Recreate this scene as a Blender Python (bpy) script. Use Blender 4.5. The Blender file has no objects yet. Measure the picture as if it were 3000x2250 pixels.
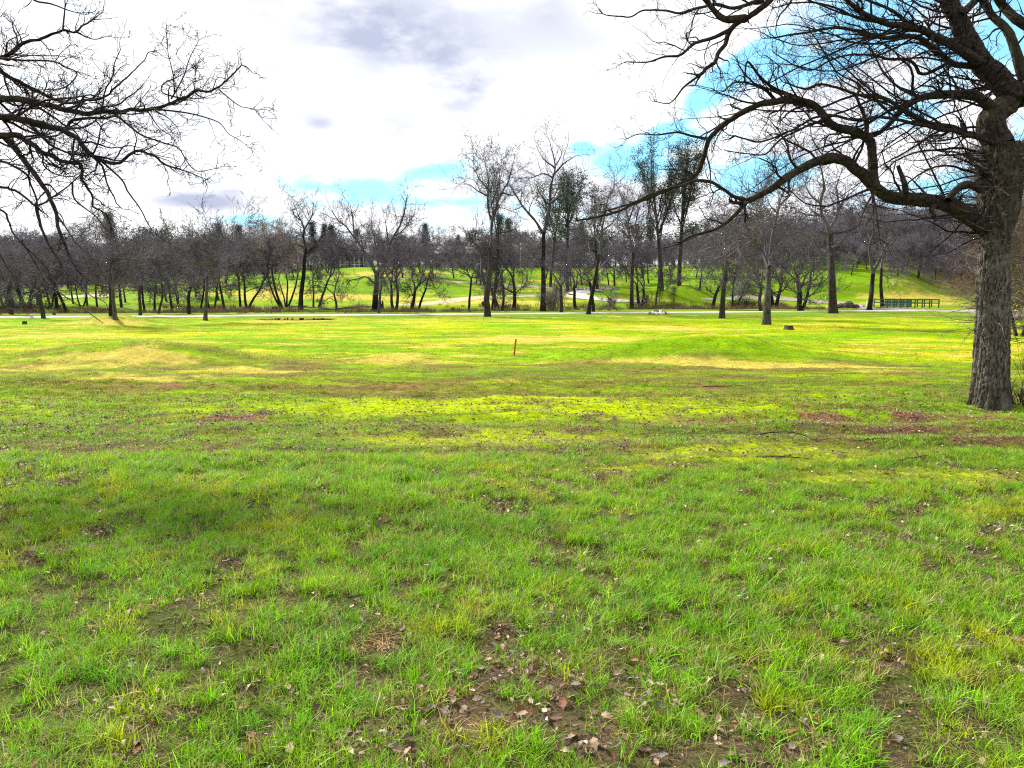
import bpy, math, random
import numpy as np
from mathutils import Vector, Matrix

C = bpy.context.scene
COL = C.collection
random.seed(11)
RNG = np.random.default_rng(11)
R = math.radians

# ------------------------------------------------------------------ camera
F = 2250.0                      # focal length in pixels of the 3000 px wide photograph
EYE = np.array([0.0, 0.0, 1.6])
PITCH = math.atan(275 / F)
cam_d = bpy.data.cameras.new("camera")
cam = bpy.data.objects.new("camera", cam_d)
COL.objects.link(cam)
cam.location = EYE
cam.rotation_euler = (R(90) - PITCH, 0, 0)
cam_d.sensor_width = 36.0
cam_d.lens = 36.0 * F / 3000
cam_d.clip_start = 0.05
cam_d.clip_end = 3000
C.camera = cam

# ------------------------------------------------------------------ light
SUN_AZ = R(-40)                 # measured from the view direction (+y), negative = towards the left
SUN_EL = R(36)
EXPOSURE = 1.15
SKY_STRENGTH = 0.12
CLOUD = 0.60
sun_d = bpy.data.lights.new("sun", 'SUN')
sun_d.energy = 5.0
sun_d.angle = R(4.5)
sun_d.color = (1.0, 0.95, 0.84)
sun = bpy.data.objects.new("sun", sun_d)
COL.objects.link(sun)
sdir = Vector((math.sin(SUN_AZ) * math.cos(SUN_EL), math.cos(SUN_AZ) * math.cos(SUN_EL), math.sin(SUN_EL)))
sun.rotation_euler = sdir.to_track_quat('Z', 'Y').to_euler()
sun.location = (-30, 10, 40)

vs = C.view_settings
vs.view_transform = 'Standard'
vs.look = 'None'
vs.gamma = 1
vs.use_curve_mapping = False
vs.exposure = EXPOSURE
C.render.film_transparent = False
C.cycles.use_denoising = False
C.cycles.filter_width = 1.15
C.cycles.max_bounces = 5
C.cycles.sample_clamp_indirect = 2.0
C.cycles.diffuse_bounces = 2
C.cycles.glossy_bounces = 2
C.cycles.transmission_bounces = 3
C.cycles.transparent_max_bounces = 4


def ray(px, py):
    u = (np.asarray(px, float) - 1500) / F
    v = (1125 - np.asarray(py, float)) / F
    c, s = math.cos(PITCH), math.sin(PITCH)
    return np.stack([u, c + v * s, -s + v * c], -1)


def at(px, py, Y):
    """the point of world depth Y that the photograph shows at px, py"""
    d = ray(px, py)
    return EYE + d * (np.asarray(Y, float) / d[..., 1])[..., None]


# ------------------------------------------------------------------ world: daylight sky with broken cloud
world = bpy.data.worlds.new("World")
C.world = world
world.use_nodes = True
nt = world.node_tree
nt.nodes.clear()


class NT:
    def __init__(s, tree):
        s.t = tree

    def n(s, typ, **kw):
        nd = s.t.nodes.new(typ)
        for k, v in kw.items():
            setattr(nd, k, v)
        return nd

    def link(s, a, b):
        s.t.links.new(a, b)

    def inp(s, nd, i, v):
        if hasattr(v, 'is_output'):
            s.t.links.new(v, nd.inputs[i])
        else:
            nd.inputs[i].default_value = v

    def math(s, op, a, b=None, c=None, clamp=False):
        nd = s.n('ShaderNodeMath', operation=op, use_clamp=clamp)
        s.inp(nd, 0, a)
        if b is not None:
            s.inp(nd, 1, b)
        if c is not None:
            s.inp(nd, 2, c)
        return nd.outputs[0]

    def vmath(s, op, a, b=None, out=0):
        nd = s.n('ShaderNodeVectorMath', operation=op)
        s.inp(nd, 0, a)
        if b is not None:
            s.inp(nd, 1, b)
        return nd.outputs[out]

    def noise(s, vec, scale, detail=3.0, rough=0.5, dist=0.0):
        nd = s.n('ShaderNodeTexNoise')
        s.inp(nd, 'Vector', vec)
        nd.inputs['Scale'].default_value = scale
        nd.inputs['Detail'].default_value = detail
        nd.inputs['Roughness'].default_value = rough
        nd.inputs['Distortion'].default_value = dist
        return nd.outputs['Fac']

    def mr(s, v, a, b, c=0.0, d=1.0, smooth=True):
        nd = s.n('ShaderNodeMapRange')
        nd.interpolation_type = 'SMOOTHSTEP' if smooth else 'LINEAR'
        s.inp(nd, 0, v)
        for i, k in enumerate((a, b, c, d)):
            nd.inputs[i + 1].default_value = k
        return nd.outputs[0]

    def mix(s, f, a, b):
        nd = s.n('ShaderNodeMix', data_type='RGBA')
        s.inp(nd, 0, f)
        for i, v in ((6, a), (7, b)):
            if hasattr(v, 'is_output'):
                s.t.links.new(v, nd.inputs[i])
            else:
                nd.inputs[i].default_value = (*v, 1) if len(v) == 3 else v
        return nd.outputs[2]

    def scalecol(s, c, f):
        return s.vmath('MULTIPLY', c, s.comb(f))

    def comb(s, f):
        nd = s.n('ShaderNodeCombineXYZ')
        for i in range(3):
            s.inp(nd, i, f)
        return nd.outputs[0]


W = NT(nt)
tc = W.n('ShaderNodeTexCoord')
gen = tc.outputs['Generated']
sep = W.n('ShaderNodeSeparateXYZ')
W.link(gen, sep.inputs[0])
X, Y, Z = sep.outputs
sky = W.n('ShaderNodeTexSky', sky_type='NISHITA')
sky.sun_disc = False
sky.sun_elevation = SUN_EL
sky.sun_rotation = SUN_AZ
sky.air_density = 1.0
sky.dust_density = 0.4
sky.ozone_density = 2.5
skycol = W.vmath('MULTIPLY', sky.outputs[0], (SKY_STRENGTH * 0.6, SKY_STRENGTH * 1.25, SKY_STRENGTH * 1.45))
skycol = W.mix(0.72, skycol, (.20, .40, .50))

# cloud layer coordinates: flatter towards the horizon, as a layer seen from below
den = W.math('ADD', W.math('MAXIMUM', Z, 0.0), 0.22)
cv = W.n('ShaderNodeCombineXYZ')
W.inp(cv, 0, W.math('DIVIDE', X, den))
W.inp(cv, 1, W.math('DIVIDE', Y, den))
W.inp(cv, 2, 0.37)
cvec = cv.outputs[0]
n1 = W.noise(cvec, 1.3, 8.0, 0.6, 0.3)
n2 = W.noise(cvec, 4.3, 8.0, 0.62, 0.4)
n2b = W.noise(cvec, 10.0, 6.0, 0.6, 0.3)
field = W.math('ADD', W.math('ADD', W.math('MULTIPLY', n1, 0.42), W.math('MULTIPLY', n2, 0.42)), W.math('MULTIPLY', n2b, 0.16))


def blob(px, py, rx, ry, amt, tilt=0.0):
    """an opening (or a thick part) of the cloud cover, given by its direction and angular size"""
    d = ray(px, py)
    d = d / np.linalg.norm(d)
    right = np.cross(d, (0, 0, 1.0)); right /= np.linalg.norm(right)
    up = np.cross(right, d)
    c, s_ = math.cos(tilt), math.sin(tilt)
    a = (right * c + up * s_) * (F / rx)
    b = (-right * s_ + up * c) * (F / ry)
    da = W.math('SUBTRACT', W.vmath('DOT_PRODUCT', gen, tuple(a), 1), float(d @ a))
    db = W.math('SUBTRACT', W.vmath('DOT_PRODUCT', gen, tuple(b), 1), float(d @ b))
    front = W.math('GREATER_THAN', W.vmath('DOT_PRODUCT', gen, tuple(d), 1), 0.2)
    r2 = W.math('ADD', W.math('MULTIPLY', da, da), W.math('MULTIPLY', db, db))
    g = W.math('EXPONENT', W.math('MULTIPLY', r2, -1.0))
    return W.math('MULTIPLY', W.math('MULTIPLY', g, front), amt)


def total(lst):
    t = lst[0]
    for q in lst[1:]:
        t = W.math('ADD', t, q)
    return t


OPEN = [(2500, 70, 300, 150, .19), (2870, 520, 230, 120, .12), (2330, 200, 120, 50, .14), (2110, 240, 190, 34, .27, R(38)), (2620, 330, 120, 60, .14), (1850, 470, 110, 40, .30), (2230, 510, 150, 60, .28),
        (2000, 400, 100, 30, .2), (1010, 545, 230, 30, .17, R(-3)), (1300, 495, 120, 30, .19, R(12)), (1250, 590, 260, 16, .13), (1500, 640, 300, 30, .07),
        (1700, 430, 40, 20, .2), (2950, 150, 200, 160, .13), (700, 640, 150, 20, .12), (3400, 300, 500, 500, .15),
        (2430, 290, 130, 50, -.22), (2690, 460, 150, 50, -.2), (2230, 60, 110, 70, -.16), (2900, 300, 90, 60, -.2), (2620, 190, 90, 35, -.2), (2420, 130, 70, 25, -.15), (2780, 60, 90, 40, -.18), (1960, 330, 60, 40, -.1)]
opening = total([blob(*o) for o in OPEN])
GREY = [(1200, 90, 380, 130, .68), (1340, 260, 150, 70, .7), (820, 330, 200, 60, .3), (1750, 120, 160, 60, .25), (590, 592, 130, 24, .9), (540, 570, 60, 24, .3), (680, 558, 60, 16, .5), (940, 360, 40, 22, .4), (830, 205, 120, 25, .22), (1620, 20, 90, 60, .3),
        (1100, 120, 150, 40, .3), (1000, 10, 150, 40, .3), (400, 700, 100, 20, .2), (1700, 320, 60, 20, .15)]
thick = total([blob(*g) for g in GREY])
cover = W.mr(W.math('ADD', W.math('SUBTRACT', field, opening), W.math('MULTIPLY', thick, .4)), 0.30, 0.48)
n3 = W.noise(cvec, 2.6, 7.0, 0.6)
greyf = W.math('MULTIPLY', thick, W.mr(n3, 0.34, 0.58, 0.35, 1.35), clamp=True)
n5_ = W.noise(cvec, 1.7, 8.0, 0.62, 0.2)
greyf = W.math('MAXIMUM', greyf, W.mr(n5_, .47, .68, 0, .62))
cloudcol = W.mix(greyf, (CLOUD, CLOUD * 1.0, CLOUD * 1.02), (CLOUD * .44, CLOUD * .48, CLOUD * .62))
skyfull = W.mix(cover, skycol, cloudcol)
bg = W.n('ShaderNodeBackground')
W.link(skyfull, bg.inputs[0])
bg.inputs[1].default_value = 1.0
wo = W.n('ShaderNodeOutputWorld')
W.link(bg.outputs[0], wo.inputs[0])
try:
    world.cycles.sampling_method = 'MANUAL'
    world.cycles.sample_map_resolution = 512
except Exception:
    pass


# ------------------------------------------------------------------ numeric noise
def _hash(ix, iy, seed):
    h = (ix.astype(np.int64) * 374761393 + iy.astype(np.int64) * 668265263 + seed * 974634777) & 0xFFFFFFFF
    h = ((h ^ (h >> 13)) * 1274126177) & 0xFFFFFFFF
    return ((h ^ (h >> 16)) & 0xFFFFFF) / float(0xFFFFFF)


def vnoise(x, y, seed=0):
    x = np.asarray(x, float); y = np.asarray(y, float)
    ix, iy = np.floor(x), np.floor(y)
    fx, fy = x - ix, y - iy
    fx = fx * fx * (3 - 2 * fx); fy = fy * fy * (3 - 2 * fy)
    a = _hash(ix, iy, seed); b = _hash(ix + 1, iy, seed); c = _hash(ix, iy + 1, seed); d = _hash(ix + 1, iy + 1, seed)
    return a + (b - a) * fx + (c - a) * fy + (a - b - c + d) * fx * fy


def fbm(x, y, seed=0, octv=4, rough=0.5):
    t, amp, s = 0, 1, 0
    for o in range(octv):
        t = t + amp * vnoise(np.asarray(x) * 2 ** o + 17.3 * o, np.asarray(y) * 2 ** o - 9.1 * o, seed + o)
        s += amp
        amp *= rough
    return t / s


def sm(a, b, v):
    t = np.clip((np.asarray(v, float) - a) / (b - a), 0, 1)
    return t * t * (3 - 2 * t)


# ------------------------------------------------------------------ terrain
ZF_A = np.array([-2, -.67, -.5, -.32, -.2, 0, .16, .27, .4, .5, .6, .7, 2])
ZF_Z = np.array([1.4, 1.6, 2.6, 4.2, 5.6, 5.7, 5.8, 7.2, 9.6, 10.8, 11.4, 11.4, 11.4])


def ypath(x):
    return 67.5 + 0.21 * x + 1.0 * np.sin(x * 0.06)


def zt(x, y):
    x = np.asarray(x, float); y = np.asarray(y, float)
    z = -0.45 * sm(7, 28, y)
    s = y - ypath(x)
    a = x / np.maximum(y, 50)
    zf = np.interp(a, ZF_A, ZF_Z)
    z = z + sm(15, 82, s) * (zf + 0.45) + np.clip(s - 82, 0, 400) * 0.035
    z = z - 1.2 * np.exp(-((s - 15.5 - 1.2 * np.sin(x * .13)) / 2.6) ** 2) * (1 - 0.8 * sm(28, 34, x))
    # tee terrace on the right, knoll in the middle
    tee = sm(.17, .24, a) * (1 - sm(.5, .56, a))
    z = z + tee * (1.35 * sm(27, 33, s) - 1.35 * sm(36, 60, s))
    z = z + 1.0 * np.exp(-((x + 22) / 10) ** 2 - ((s - 45) / 9) ** 2)
    z = z + 0.8 * np.exp(-((x - 17) / 7) ** 2 - ((s - 33) / 6) ** 2)
    # the low mounds of the rough before the fairway
    for mx, my, sx, sy, h in ((-9.4, 19.6, 3.1, 1.3, .60), (-2.9, 20.5, 1.4, 1.3, .30), (5.6, 21.5, 2.7, 1.8, .72), (9.5, 22, 2.0, 1.6, .12), (2.4, 20.6, 1.7, 1.2, .28), (-24.2, 46.5, 2.3, 2.0, .62), (-12.5, 20.5, 1.8, 1.5, .12)):
        z = z + h * np.exp(-((x - mx) / sx) ** 2 - ((y - my) / sy) ** 2)
    z = z - 0.16 * np.exp(-((x + 14.3) / 1.0) ** 2 - ((y - 18.8) / .5) ** 2)
    nearf = 1 - sm(40, 60, y)
    z = z + (fbm(x * .9, y * .9, 3, 3) - .5) * 0.10 * nearf + (fbm(x * .12, y * .12, 5, 3) - .5) * (0.10 + 0.5 * sm(90, 120, y))
    z = z + (fbm(x * 4, y * 4, 8, 2) - .5) * 0.035 * nearf
    # shallow scour lines running across the slope
    z = z + 0.045 * np.sin(y * 7 + 3 * vnoise(x * .25, y * .4, 12)) * sm(6.5, 8, y) * (1 - sm(15, 18, y)) * vnoise(x * .2, y * .3, 22)
    # the puddle beside the path
    z = z - 0.14 * np.exp(-((x + 17.5) / 2.6) ** 4 - ((y - (ypath(-17.5) - 4.2)) / 1.0) ** 4)
    return z


Z00 = float(zt(0, 0))


def ghit(px, py, ymax=330):
    """where the photograph's ray through px, py meets the ground"""
    d = ray(px, py)
    d = d / d[1]
    ys = np.concatenate([np.arange(1.5, 40, .02), np.arange(40, ymax, .1)])
    xs = d[0] * ys
    zs = EYE[2] + d[2] * ys
    below = zs < zt(xs, ys)
    if not below.any():
        k = int(np.argmin(zs - zt(xs, ys)))
    else:
        k = int(np.argmax(below))
    return float(xs[k]), float(ys[k]), float(zt(xs[k], ys[k]))


# ------------------------------------------------------------------ mesh helpers
def link_obj(name, me, parent=None, loc=None):
    o = bpy.data.objects.new(name, me)
    COL.objects.link(o)
    if parent is not None:
        o.parent = parent
    if loc is not None:
        o.location = loc
    return o


def tag(o, label=None, cat=None, group=None, kind=None):
    if label:
        o["label"] = label
    if cat:
        o["category"] = cat
    if group:
        o["group"] = group
    if kind:
        o["kind"] = kind
    return o


def np_mesh(name, verts, quads=None, tris=None, mat=None, smooth=True, attrs=None):
    me = bpy.data.meshes.new(name)
    verts = np.asarray(verts, np.float32).reshape(-1, 3)
    me.vertices.add(len(verts))
    me.vertices.foreach_set("co", verts.ravel())
    nq = 0 if quads is None else len(quads)
    ntr = 0 if tris is None else len(tris)
    loops, starts, totals = [], [], []
    if nq:
        loops.append(np.asarray(quads, np.int32).ravel())
        starts.append(np.arange(nq) * 4)
        totals.append(np.full(nq, 4))
    if ntr:
        loops.append(np.asarray(tris, np.int32).ravel())
        starts.append(nq * 4 + np.arange(ntr) * 3)
        totals.append(np.full(ntr, 3))
    L = np.concatenate(loops)
    me.loops.add(len(L))
    me.loops.foreach_set("vertex_index", L.astype(np.int32))
    me.polygons.add(nq + ntr)
    me.polygons.foreach_set("loop_start", np.concatenate(starts).astype(np.int32))
    me.polygons.foreach_set("loop_total", np.concatenate(totals).astype(np.int32))
    me.polygons.foreach_set("use_smooth", np.full(nq + ntr, smooth))
    me.update(calc_edges=True)
    if attrs:
        for k, v in attrs.items():
            v = np.asarray(v, np.float32)
            if v.ndim == 2:
                at_ = me.attributes.new(k, 'FLOAT_COLOR', 'POINT')
                v4 = np.ones((len(v), 4), np.float32); v4[:, :3] = v
                at_.data.foreach_set("color", v4.ravel())
            else:
                at_ = me.attributes.new(k, 'FLOAT', 'POINT')
                at_.data.foreach_set("value", v)
    if mat:
        me.materials.append(mat)
    return me


class MB:
    """collects simple solids into one mesh"""
    def __init__(s):
        s.v, s.f = [], []

    def box(s, c, size, rot=0.0, taper=1.0, tilt=(0, 0)):
        hx, hy, hz = size[0] / 2, size[1] / 2, size[2] / 2
        M = Matrix.Rotation(rot, 3, 'Z') @ Matrix.Rotation(tilt[0], 3, 'X') @ Matrix.Rotation(tilt[1], 3, 'Y')
        b = len(s.v)
        for dz in (-1, 1):
            t = 1 if dz < 0 else taper
            for dx, dy in ((-1, -1), (1, -1), (1, 1), (-1, 1)):
                p = M @ Vector((dx * hx * t, dy * hy * t, dz * hz))
                s.v.append((c[0] + p.x, c[1] + p.y, c[2] + p.z))
        for q in ((0, 3, 2, 1), (4, 5, 6, 7), (0, 1, 5, 4), (1, 2, 6, 5), (2, 3, 7, 6), (3, 0, 4, 7)):
            s.f.append(tuple(b + i for i in q))
        return s

    def ring_solid(s, rings):
        """rings: list of lists of points, same count; closed by end caps"""
        b = len(s.v); n = len(rings[0])
        for r in rings:
            s.v.extend(tuple(p) for p in r)
        for k in range(len(rings) - 1):
            for i in range(n):
                j = (i + 1) % n
                s.f.append((b + k * n + i, b + k * n + j, b + (k + 1) * n + j, b + (k + 1) * n + i))
        s.f.append(tuple(b + i for i in reversed(range(n))))
        s.f.append(tuple(b + (len(rings) - 1) * n + i for i in range(n)))
        return s

    def mesh(s, name, mat, smooth=False):
        me = bpy.data.meshes.new(name)
        me.from_pydata([tuple(map(float, v)) for v in s.v], [], s.f)
        if smooth:
            for p in me.polygons:
                p.use_smooth = True
        if mat:
            me.materials.append(mat)
        me.update()
        return me

    def obj(s, name, mat, parent=None, loc=None, smooth=False):
        return link_obj(name, s.mesh(name, mat, smooth), parent, loc)


def empty(name, loc, label, cat, group=None, rz=0.0):
    o = bpy.data.objects.new(name, None)
    COL.objects.link(o)
    o.location = loc
    o.rotation_euler = (0, 0, rz)
    o.empty_display_size = 0.3
    return tag(o, label, cat, group)


# ------------------------------------------------------------------ materials
def new_mat(name, rough=0.8, spec=0.25):
    m = bpy.data.materials.new(name)
    m.use_nodes = True
    t = NT(m.node_tree)
    p = m.node_tree.nodes['Principled BSDF']
    p.inputs['Roughness'].default_value = rough
    p.inputs['Specular IOR Level'].default_value = spec
    return m, t, p


def bark_mat(name, c1, c2, scale=(6, 6, 1.3), lichen=None, bump=0.5, moss=None, dist=0.03):
    m, t, p = new_mat(name, 0.95, 0.1)
    g = t.n('ShaderNodeTexCoord').outputs['Object']
    mp = t.n('ShaderNodeMapping')
    t.link(g, mp.inputs[0])
    mp.inputs['Scale'].default_value = scale
    n1_ = t.noise(mp.outputs[0], 3.0, 6, .65)
    n2_ = t.noise(g, 1.7, 4, .6)
    c = t.mix(t.mr(n1_, .35, .65), c1, c2)
    if lichen:
        c = t.mix(t.mr(n2_, .52, .68, 0, .75), c, lichen)
    if moss:
        n4_ = t.noise(g, 2.6, 5, .65)
        c = t.mix(t.mr(n4_, .5, .68, 0, .8), c, moss)
    t.link(c, p.inputs['Base Color'])
    b = t.n('ShaderNodeBump')
    b.inputs['Strength'].default_value = bump
    b.inputs['Distance'].default_value = dist
    t.link(n1_, b.inputs['Height'])
    t.link(b.outputs[0], p.inputs['Normal'])
    return m


def trunk_mat():
    """grey furrowed bark; dark moss takes over on the upper stem; painted shade on one side, darker foot"""
    m = bark_mat("bark_trunk", (.028, .022, .019), (.19, .17, .15), (13, 13, 3.2), lichen=(.27, .27, .23), bump=1.0)
    t = NT(m.node_tree)
    p = m.node_tree.nodes['Principled BSDF']
    old = p.inputs['Base Color'].links[0].from_socket
    g = t.n('ShaderNodeTexCoord').outputs['Object']
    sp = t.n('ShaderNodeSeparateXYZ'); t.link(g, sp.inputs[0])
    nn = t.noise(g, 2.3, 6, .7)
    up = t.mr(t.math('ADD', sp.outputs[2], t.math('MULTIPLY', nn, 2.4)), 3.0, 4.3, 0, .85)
    side = t.mr(t.math('ADD', sp.outputs[0], t.math('MULTIPLY', nn, .35)), .22, .36, 0, .7)  # shade of the right side, away from the sun, put into the bark colour
    foot = t.mr(sp.outputs[2], .55, .1, 0, .55)  # bark colour darker towards the ground
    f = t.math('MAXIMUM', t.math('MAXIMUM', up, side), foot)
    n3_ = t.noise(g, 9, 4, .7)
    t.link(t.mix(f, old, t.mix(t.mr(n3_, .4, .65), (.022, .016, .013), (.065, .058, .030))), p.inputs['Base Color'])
    return m


def plain_mat(name, c, rough=0.8, var=0.25, scale=8.0, spec=0.25, bump=0.0, c2=None):
    m, t, p = new_mat(name, rough, spec)
    g = t.n('ShaderNodeTexCoord').outputs['Object']
    n = t.noise(g, scale, 5, .6)
    dark = c2 or tuple(v * (1 - var) for v in c)
    lite = c if c2 else tuple(min(1, v * (1 + var)) for v in c)
    t.link(t.mix(t.mr(n, .3, .7), dark, lite), p.inputs['Base Color'])
    if bump:
        b = t.n('ShaderNodeBump')
        b.inputs['Strength'].default_value = bump
        b.inputs['Distance'].default_value = 0.02
        t.link(n, b.inputs['Height'])
        t.link(b.outputs[0], p.inputs['Normal'])
    return m


M_bark_near = bark_mat("bark_near", (.030, .025, .022), (.20, .18, .16), (12, 12, 3.0), lichen=(.27, .27, .23), bump=.9)
M_bark_trunk = trunk_mat()
M_bark_limb = bark_mat("bark_limb", (.014, .010, .008), (.055, .042, .034), (7, 7, 7), moss=(.045, .05, .020), bump=.7)
M_twig_near = bark_mat("twig_near", (.012, .009, .010), (.045, .034, .034), (5, 5, 5), bump=.1)
M_shoot = bark_mat("young_shoot", (.06, .045, .038), (.24, .20, .165), (5, 5, 5), bump=.1)
M_bark_row = bark_mat("bark_row", (.020, .016, .015), (.065, .055, .050), (4, 4, 1), bump=.5)
M_bark_pale = bark_mat("bark_pale", (.028, .026, .025), (.11, .10, .097), (4, 4, 1), bump=.5)
M_bark_dark = bark_mat("bark_dark", (.010, .008, .008), (.036, .030, .028), (4, 4, 1), bump=.5)
M_twig_row = plain_mat("twig_row", (.095, .08, .10), .9, .3, .6)
M_twig_dark = plain_mat("twig_dark", (.05, .042, .05), .9, .3, .6)
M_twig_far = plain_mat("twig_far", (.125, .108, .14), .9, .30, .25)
M_twig_tan = plain_mat("twig_tan", (.26, .21, .18), .9, .25, .5)
M_twig_red = plain_mat("twig_red", (.15, .095, .085), .9, .3, .6)
M_needle = plain_mat("needle", (.030, .055, .035), .7, .4, .7)
M_needle_grey = plain_mat("needle_grey", (.060, .085, .062), .7, .35, .7)
M_evergreen = plain_mat("evergreen_leaf", (.045, .06, .030), .8, .4, .5)
M_weed = plain_mat("weed", (.20, .125, .075), .9, .4, .8)


# ------------------------------------------------------------------ ground colour (grass kinds, thatch, bare soil, painted shade by the tree row)
def ell(px, py, rx, ry, amt):
    x, y, z = ghit(px, py)
    _, y1, _ = ghit(px, min(py + ry, 2240))
    _, y2, _ = ghit(px, py - ry)
    return (x, y, max(rx * y / F, .1), max(abs(y2 - y1) / 2, .1), amt)


SOIL = [ell(*e) for e in ((680, 1225, 130, 16, 1.0), (2420, 1232, 120, 18, .9), (2655, 1217, 55, 13, 1.2), (2620, 1262, 150, 14, 1.1), (2870, 1285, 160, 18, 1.0), (1150, 1128, 230, 10, .8), (500, 1128, 350, 9, .6),
                           (2050, 1232, 140, 12, .7), (1700, 1262, 130, 12, .5), (2080, 1133, 90, 6, .9), (2350, 1190, 35, 5, 1.0), (2500, 1165, 300, 10, .35), (1500, 1250, 500, 10, .35), (1900, 1225, 80, 8, .5), (2140, 1300, 200, 14, .5), (180, 1108, 60, 6, .7), (2750, 1165, 130, 12, .5),
                           (2450, 1390, 250, 14, .5), (1900, 1300, 150, 10, .5), (2900, 1230, 160, 12, .6), (2300, 1420, 150, 10, .5), (2200, 1250, 80, 10, .6))]
LITTER = [ell(*e) for e in ((660, 1660, 60, 28, 1.1), (1150, 1890, 130, 50, .9), (1480, 1960, 160, 60, .8), (1450, 2110, 200, 70, .8), (1120, 2190, 220, 60, 1.0), (600, 1890, 110, 40, .7), (2160, 1750, 80, 40, .8), (1000, 1790, 130, 35, .8),
                             (2000, 2080, 90, 40, .8), (2400, 2210, 200, 50, .8), (1800, 2150, 120, 50, .7), (1800, 2000, 120, 40, .6), (780, 1570, 110, 20, .6), (370, 1580, 60, 12, .7), (60, 1370, 90, 20, .6), (1680, 1700, 200, 30, .5), (1200, 1600, 200, 20, .4), (430, 2220, 200, 40, .7),
                             (2100, 1520, 250, 18, .5), (2350, 1240, 110, 14, .8), (2600, 1265, 120, 12, .8), (150, 1500, 130, 15, .4), (1750, 1780, 100, 25, .6), (130, 1910, 70, 20, .5), (1200, 2050, 90, 30, .5), (850, 1900, 90, 30, .5), (2850, 2100, 90, 40, .4))]
DRY = [ell(*e) for e in ((250, 1070, 330, 22, .75), (1350, 1045, 90, 10, .5), (1150, 1128, 200, 8, .5), (2300, 1045, 350, 12, .3), (330, 1052, 240, 12, .8), (400, 1113, 260, 11, 1.1), (700, 1085, 180, 7, 1.2), (1500, 1110, 150, 8, .5), (1900, 1058, 230, 8, 1.3), (2250, 1072, 270, 7, 1.2), (2600, 1088, 150, 6, 1.1), (1980, 963, 160, 6, 1.2), (1700, 992, 330, 11, 1.1),
                          (330, 950, 110, 9, .9), (110, 985, 110, 10, .8), (800, 943, 150, 5, .9), (1130, 943, 260, 8, .5), (1300, 975, 100, 4, .6), (2400, 1020, 300, 5, .35), (2650, 1000, 250, 12, .35), (2350, 955, 150, 8, .4), (1350, 880, 300, 8, .8), (1750, 880, 200, 9, .6),
                          (1230, 1050, 130, 6, .5), (2900, 1050, 200, 25, .4), (1250, 860, 400, 5, .6), (2300, 850, 400, 5, .6), (1080, 805, 150, 6, 1.0), (620, 862, 120, 6, .7))]
MOSS = [ell(*e) for e in ((1500, 1185, 620, 28, 1.3), (2250, 1330, 480, 36, 1.3), (1420, 1290, 420, 30, 1.1), (2650, 1395, 450, 30, 1.2), (1900, 1370, 350, 22, 1.0), (2100, 1210, 300, 16, .9),  (1200, 1200, 400, 10, .5), (2850, 1430, 250, 20, .5), (600, 1200, 120, 6, .9))]


def patch(lst, x, y):
    t = np.zeros_like(x)
    for (a, b, rx, ry, amt) in lst:
        q = ((x - a) / rx) ** 2 + ((y - b) / ry) ** 2
        t = np.maximum(t, amt * np.exp(-q * .8))
    return t


def fields(x, y):
    """soil, litter, dry, moss, lush: 0..1 each"""
    n1 = fbm(x * .8, y * .8, 31, 4); n2 = fbm(x * 2.5, y * 2.5, 41, 4); n3 = fbm(x * .25, y * .25, 51, 3)
    n4 = fbm(x * 6, y * 6, 61, 3)
    stretch = fbm(x * .35, y * 1.4, 71, 4)
    n7 = fbm(x * 14, y * 22, 64, 2)
    soil = sm(.40, .85, patch(SOIL, x, y) * (.25 + .8 * n2 + .7 * n4) + .7 * (n7 - .5) * patch(SOIL, x, y))
    litter = sm(.34, .80, patch(LITTER, x, y) * (.20 + 1.35 * n4) + .35 * (n2 - .5) + .25 * (n1 - .5))
    near = 1 - sm(9, 15, y)
    litter = np.maximum(litter, near * sm(.49, .66, n1 * .3 + n2 * .35 + n4 * .35) * .9)
    mid = sm(14, 20, y) * (1 - sm(62, 66, y))
    far = sm(80, 95, y)
    dryp = patch(DRY, x, y) * (.5 + .9 * stretch) + mid * (sm(.50, .72, stretch) * .75) + far * sm(.5, .75, fbm(x * .07, y * .2, 81, 3)) * .8
    n5 = fbm(x * 5, y * 9, 63, 3)
    dry = sm(.34, 1.0, dryp * (.72 + .56 * n5) + .55 * (n2 - .5) + .35 * (n5 - .5))
    moss = sm(.3, .9, patch(MOSS, x, y) * (.5 + .9 * fbm(x * 1.2, y * 3.5, 91, 3)) + .15 * (n2 - .5))
    return soil, litter, dry, moss, n1, n2, n3, stretch


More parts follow.
